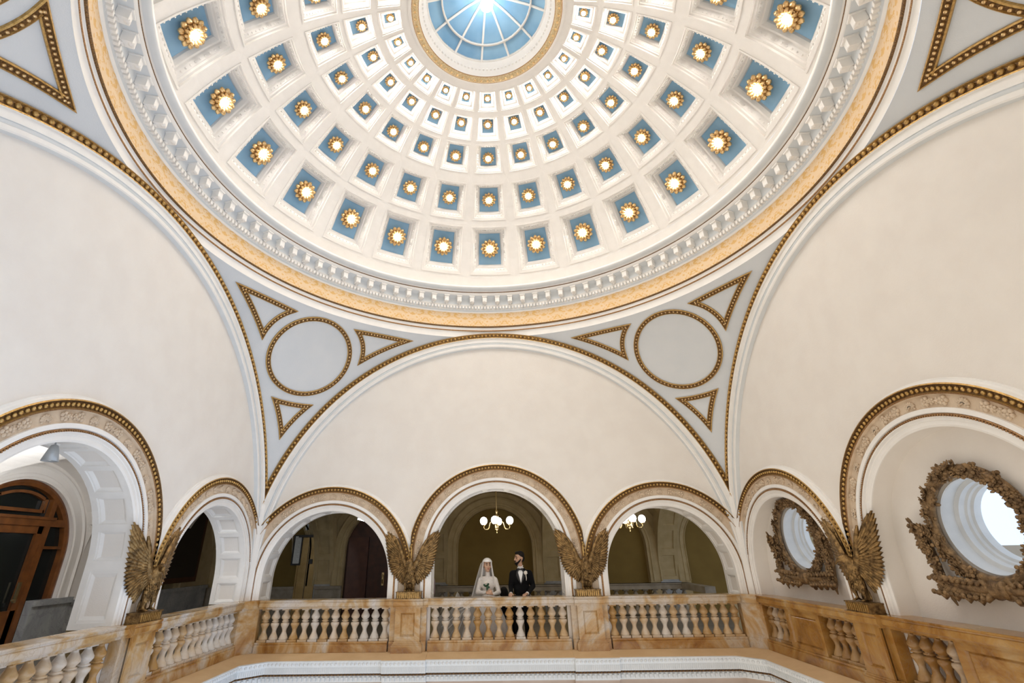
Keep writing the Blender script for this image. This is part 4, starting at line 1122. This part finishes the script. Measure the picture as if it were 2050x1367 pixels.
bd_ = [('c', HP(-.060,-.045,-.060), .022, HP(-.03,-.085,-.098), .028), ('c', HP(.060,-.045,-.060), .022, HP(.03,-.085,-.098), .028), ('c', HP(-.03,-.085,-.098), .03, HP(.03,-.085,-.098), .03), ('c', HP(-.028,-.104,-.052), .009, HP(.028,-.104,-.052), .009),
      ('c', HP(-.074,-.01,-.02), .013, HP(-.062,-.04,-.06), .02), ('c', HP(.074,-.01,-.02), .013, HP(.062,-.04,-.06), .02), ('c', HP(0,-.09,-.10), .03, HP(0,-.08,-.125), .024)]
blob('beard', bd_, .008, 'hair', g, smooth=2)

# ---- bride
B = Vector((-.245,6.70,-2.02)); b = thing('bride', B, 'bride in a long-sleeved ivory gown and white veil holding one white rose', 'person')
qb = Matrix.Rotation(rad(14),3,'Z') @ Matrix.Rotation(rad(3),3,'X'); hc = (-.01,-.03,1.735)
hp, BP_ = head_prims(hc, qb, 1.19)
body = list(hp) + [('c',(0,0,1.46),.052,(-.005,-.01,1.66),.050), ('c',(-.12,.0,1.42),.06,(.12,.0,1.42),.06), ('c',(0,0,1.33),.11,(0,0,1.08),.09), ('c',(-.05,0,.95),.11,(.05,0,.95),.11)]
bl = [(-.185,.0,1.40),(-.26,-.02,1.13),(-.10,-.24,1.13)]; br = [(.185,.0,1.40),(.27,-.02,1.13),(.15,-.24,1.10)]
wl, wr_ = (-.03,-.26,1.145), (.10,-.29,1.105)
for S_, w_ in ((bl,wl),(br,wr_)): body += [('c',S_[0],.045,S_[1],.038), ('c',S_[1],.038,S_[2],.028), ('c',S_[2],.028,w_,.024)]
hand(body, wl, (.55,-.4,.2), (0,-.6,.8), 1.3, 1, 1.15); hand(body, wr_, (-.75,-.35,.35), (0,-.7,.7), .9, -1, 1.15)
for s in (-1,1): body += [('c',(s*.08,0,.92),.09,(s*.09,0,.5),.06), ('c',(s*.09,0,.5),.06,(s*.09,.02,.08),.04), ('c',(s*.09,.02,.06),.035,(s*.09,-.12,.04),.03)]
blob('body', body, .0085, 'skin_f', b)
face_bits(BP_, qb, b, True, 1.19)
dr = [('c',(-.15,.0,1.42),.068,(.15,.0,1.42),.068), ('e',(0,-.02,1.30),(.175,.135,.15)), ('e',(0,0,1.12),(.145,.115,.16)), ('e',(0,0,.95),(.20,.16,.16)), ('c',(0,.0,1.47),.068,(-.004,-.006,1.56),.062)]
for S_, w_ in ((bl,wl),(br,wr_)): dr += [('c',S_[0],.064,S_[1],.056), ('c',S_[1],.056,S_[2],.042), ('c',S_[2],.042,tuple(Vector(S_[2]).lerp(Vector(w_),.5)),.038)]
blob('bodice', dr, .010, 'gown', b)
m = MB(); rows = []
for j in range(49):
    a = 2*pi*j/48; row = []
    for i in range(9):
        t = i/8; r = .17+.42*t**.8; f = 1+.06*t*sin(a*11)+.04*t*sin(a*5+1)
        y = r*.85*f*sin(a)
        row.append((r*f*cos(a), max(y, -.36), 1.02-1.0*t))
    rows.append(row)
m.grid(rows, 'gown'); m.done('skirt', b)
# head scarf: hood open at the face
m = MB(); rows = []
for j in range(33):
    a = -2.30+4.6*j/32                                        # around vertical axis, back = 0
    row = []
    for i in range(13):
        t = i/12
        if t < .5:
            ph = pi/2*(t/.5); r = .122*sin(ph)+.004; z = 1.735+.03+.135*cos(ph); fw = 0
            x = r*sin(a); y = -.01+r*1.12*cos(a)
            if abs(a) > 1.9: y = min(y, 9)
        else:
            u = (t-.5)/.5; r = .122+.028*u; z = 1.765-.36*u; x = r*sin(a)*(1+.25*u); y = -.01+r*1.12*cos(a)+.02*u
        row.append((x-.01, y-.02, z))
    rows.append(row)
m.grid(rows, 'scarf')
rows = []
for j in range(33):
    a = 2*pi*j/32; row = []
    for i in range(9):
        ph = rad(70)*i/8*(1. if abs(((a+pi)%(2*pi))-pi) < 3.2 else 1.)
        r = .124*sin(ph)+.003; row.append((r*sin(a)-.01, -.03+r*1.14*cos(a), 1.768+.136*cos(ph)))
    rows.append(row)
m.grid(rows, 'scarf'); m.done('headscarf', b)
# long veil falling behind and to her right
m = MB(); rows = []
for j in range(41):
    a = -1.85+3.7*j/40; row = []
    for i in range(25):
        t = i/24
        if t < .25:
            ph = pi/2*(t/.25); r = .135*sin(ph); z = 1.775+.135*cos(ph); x = r*sin(a); y = .0+r*1.1*cos(a)
        else:
            u = (t-.25)/.75; fl_ = .135+.34*u**.9; rip = 1+.06*u*sin(a*14); side = -.16*u
            x = fl_*rip*sin(a)*(1.25 if a < 0 else .62)+side*.4; y = fl_*rip*cos(a)*.8+.05*u; z = 1.775-1.70*u
        row.append((x-.01, y-.01, z))
    rows.append(row)
m.grid(rows, 'veil'); m.done('veil', b)
# train of the veil lifted beside her
m = MB(); rows = []
for j in range(25):
    u = j/24; row = []
    for i in range(17):
        v = i/16
        x = -.30-.95*u; top = 1.0-.62*abs(u-.50)*2 if u < .5 else 1.0-.9*(u-.5)*1.2
        pk = math.exp(-((u-.50)/.10)**2)*.36; z = (.92*(1-.35*u)+pk)*(1-v)+.02
        y = .12+.06*sin(u*19+v*3)*(.4+v)-.10*v
        row.append((x+.05*sin(v*7+u*9)*v, y, z))
    rows.append(row)
m.grid(rows, 'veilthin')
for q in range(4):
    m.tube([(-.85-.1*q,.0,.10+.1*q),(-.72-.05*q,-.02,.35+.08*q),(-.60-.06*q,.0,.62+.06*q),(-.45,.02,.85)], .013, 'veil', 6)
m.done('veil_train', b)
e = thing('white_rose', B+Vector((-.03,-.31,1.19)), 'single white rose with dark green leaves in the bride\'s hands', 'flower')
m = MB(); m.tube([(.03,.03,-.10),(0,0,.0),(-.01,-.0,.12)], .006, 'leaf', 6); m.done('stem', e)
m = MB(); flower(m, Vector((-.015,-.01,.165)), (0,-.5,1), .045, 'petal', 7); m.ell((-.015,-.01,.165), (.028,.028,.035), 'petal'); m.done('bloom', e)
for d_, c_ in (((-1,-.2,.9),(-.045,-.01,.105)),((1,-.2,-.4),(.035,-.02,.075)),((.5,-.3,.6),(.03,-.02,.12)),((-.2,-.2,-1),(.015,-.03,.05))):
    m = MB(); leafb(m, c_, d_, .052, .028, 'leaf', (0,-1,.1)); m.done('leaf', e)

# ---- helper crouching behind the couple, in black
P0 = Vector((.30,7.80,-2.02)); e = thing('person', P0, 'person in black crouching in the gap between bride and groom', 'person')
cr = [('c',(0,.0,.45),.15,(-.06,-.10,.86),.15), ('c',(-.16,-.05,.86),.07,(.10,-.08,.86),.07), ('c',(-.03,-.14,.90),.05,(-.10,-.20,.98),.05), ('e',(-.13,-.22,1.03),(.085,.095,.11)),
      ('c',(-.16,-.06,.84),.055,(-.28,-.16,.64),.045), ('c',(-.28,-.16,.64),.042,(-.32,-.34,.52),.03), ('c',(.10,-.08,.84),.055,(.16,-.20,.62),.045), ('c',(.16,-.20,.62),.042,(.06,-.36,.52),.03)]
for s in (-1,1): cr += [('c',(s*.09,0,.42),.10,(s*.14,-.34,.46),.075), ('c',(s*.14,-.34,.46),.07,(s*.13,-.10,.10),.045), ('c',(s*.13,-.10,.06),.045,(s*.13,-.28,.04),.035)]
hand(cr, (-.32,-.34,.52), (0,-1,-.2), (0,0,1), .8, 1); hand(cr, (.06,-.36,.52), (-.2,-1,-.2), (0,0,1), .8, -1)
blob('body', cr, .012, 'skin_m', e)
cl = [('c',(0,.0,.45),.18,(-.06,-.10,.84),.18), ('c',(-.18,-.05,.86),.09,(.12,-.08,.88),.09), ('c',(-.16,-.06,.84),.075,(-.28,-.16,.64),.062), ('c',(-.28,-.16,.64),.06,(-.31,-.29,.55),.045), ('c',(.10,-.08,.84),.075,(.16,-.20,.62),.062), ('c',(.16,-.20,.62),.06,(.08,-.32,.54),.045)]
for s in (-1,1): cl += [('c',(s*.09,0,.42),.13,(s*.14,-.34,.46),.095), ('c',(s*.14,-.34,.46),.09,(s*.13,-.10,.12),.06)]
blob('clothing', cl, .014, 'suit', e)
blob('hair', [('e',(-.13,-.21,1.06),(.115,.135,.14))], .012, 'hair', e)
# ---- person half hidden by the pier, left of the bride
P0 = Vector((-1.89,7.22,-2.02)); e = thing('person', P0, 'person with dark hair in mauve, almost hidden behind the pier left of the bride', 'person')
qn = Matrix.Rotation(rad(70),3,'Z'); hp, NP = head_prims((.04,-.02,1.72), qn, 1.08)
bo = list(hp) + [('c',(.02,0,1.42),.055,(.03,-.01,1.64),.055), ('c',(-.14,0,1.40),.065,(.14,0,1.40),.065), ('c',(0,0,1.30),.12,(0,0,1.0),.11)]
for s in (-1,1): bo += [('c',(s*.19,0,1.38),.05,(s*.20,.02,1.1),.04), ('c',(s*.20,.02,1.1),.04,(s*.12,-.22,1.05),.03), ('c',(s*.09,0,.95),.10,(s*.09,0,.5),.07), ('c',(s*.09,0,.5),.065,(s*.09,.02,.08),.045), ('c',(s*.09,.02,.06),.04,(s*.09,-.12,.04),.035)]
hand(bo, (-.12,-.22,1.05), (.3,-1,0), (0,0,1), .8, 1); hand(bo, (.12,-.22,1.05), (-.3,-1,0), (0,0,1), .8, -1)
blob('body', bo, .011, 'skin_m', e)
cl = [('c',(-.15,0,1.40),.085,(.15,0,1.40),.085), ('e',(0,0,1.22),(.20,.15,.24)), ('c',(.19,0,1.38),.07,(.20,.02,1.1),.06), ('c',(.20,.02,1.1),.06,(.14,-.17,1.06),.045), ('c',(-.19,0,1.38),.07,(-.20,.02,1.1),.06), ('c',(-.20,.02,1.1),.06,(-.14,-.17,1.06),.045)]
blob('blouse', cl, .013, 'mauve', e)
cl = [('e',(0,0,.98),(.20,.16,.16))]
for s in (-1,1): cl += [('c',(s*.09,0,.95),.13,(s*.10,0,.5),.10), ('c',(s*.10,0,.5),.10,(s*.10,.02,.12),.08)]
blob('trousers', cl, .014, 'suit', e)
blob('hair', [('e', NP(0,.03,.04), (.105,.115,.12), qn), ('c', NP(0,.09,.0), .08, NP(0,.09,-.20), .06)], .012, 'hair', e)

# ------------------------------------------------------------ lights
def point(name, loc, power, color, rad_):
    l = bpy.data.lights.new(name, 'POINT'); l.energy = power; l.color = color; l.shadow_soft_size = rad_
    o = bpy.data.objects.new(name, l); o.location = Vector(loc)*K; COL.objects.link(o); return o
l = bpy.data.lights.new('skylight_lamp', 'SPOT'); l.energy = 240; l.color = (1,.96,.90); l.shadow_soft_size = .1; l.spot_size = rad(166); l.spot_blend = .15
o = bpy.data.objects.new('skylight_lamp', l); o.location = Vector((0,-.02,11.40))*K; COL.objects.link(o)
point('chandelier_lamp', (.04,8.75,.45), 10, (1,.82,.55), .15)
point('chandelier_lamp', (4.05,8.75,.45), 8, (1,.82,.55), .15)
point('corridor_fill', (-8.2,2.02,1.66), 100, (.92,.96,1), .08)  # added fill light brightening the corridor vault, no fixture modelled here
point('corridor_fill', (-8.6,4.6,.9), 8, (1,.95,.9), .2)  # weak second corridor fill near the door, also without a fixture

w = bpy.data.worlds.new('world'); sc.world = w; w.use_nodes = True
nt = w.node_tree; n = nt.nodes; l = nt.links; bg = n['Background']
tc = n.new('ShaderNodeTexCoord'); sx = n.new('ShaderNodeSeparateXYZ'); l.new(tc.outputs['Generated'], sx.inputs[0])
mr = n.new('ShaderNodeMapRange'); mr.inputs['From Min'].default_value = -.7; mr.inputs['From Max'].default_value = .7
l.new(sx.outputs['X'], mr.inputs['Value'])
cr_ = n.new('ShaderNodeValToRGB'); cr_.color_ramp.elements[0].color = (.82,.72,.59,1); _e = cr_.color_ramp.elements.new(.5); _e.color = (1.0,.93,.84,1); cr_.color_ramp.elements[2].color = (.84,1.0,1.24,1)
l.new(mr.outputs[0], cr_.inputs['Fac']); l.new(cr_.outputs['Color'], bg.inputs['Color']); bg.inputs['Strength'].default_value = 1.27

# ------------------------------------------------------------ camera
cam = bpy.data.cameras.new('camera'); co = bpy.data.objects.new('camera', cam); COL.objects.link(co)
th, ps, ro = .4351, -.0125, -.0148
Fw = Vector((sin(ps)*cos(th), cos(ps)*cos(th), sin(th))); Rr = Vector((cos(ps), -sin(ps), 0)); U = Rr.cross(Fw)
X = Rr*cos(ro)+U*sin(ro); Y = -Rr*sin(ro)+U*cos(ro)
mt_ = Matrix((X, Y, -Fw)).transposed().to_4x4(); mt_.translation = Vector((-.1492,-6.9474,0))*K
co.matrix_world = mt_
cam.sensor_width = 36; cam.sensor_fit = 'HORIZONTAL'; cam.lens = 959.2/2050*36
cam.shift_x = 61.69/2050; cam.shift_y = -22.58/2050; cam.clip_start = .05; cam.clip_end = 200
sc.camera = co
sc.view_settings.view_transform = 'Standard'; sc.view_settings.look = 'None'; sc.view_settings.gamma = 1; sc.view_settings.exposure = 0.0
sc.view_settings.use_curve_mapping = False
sc.cycles.max_bounces = 8; sc.cycles.diffuse_bounces = 5; sc.cycles.caustics_reflective = False; sc.cycles.caustics_refractive = False
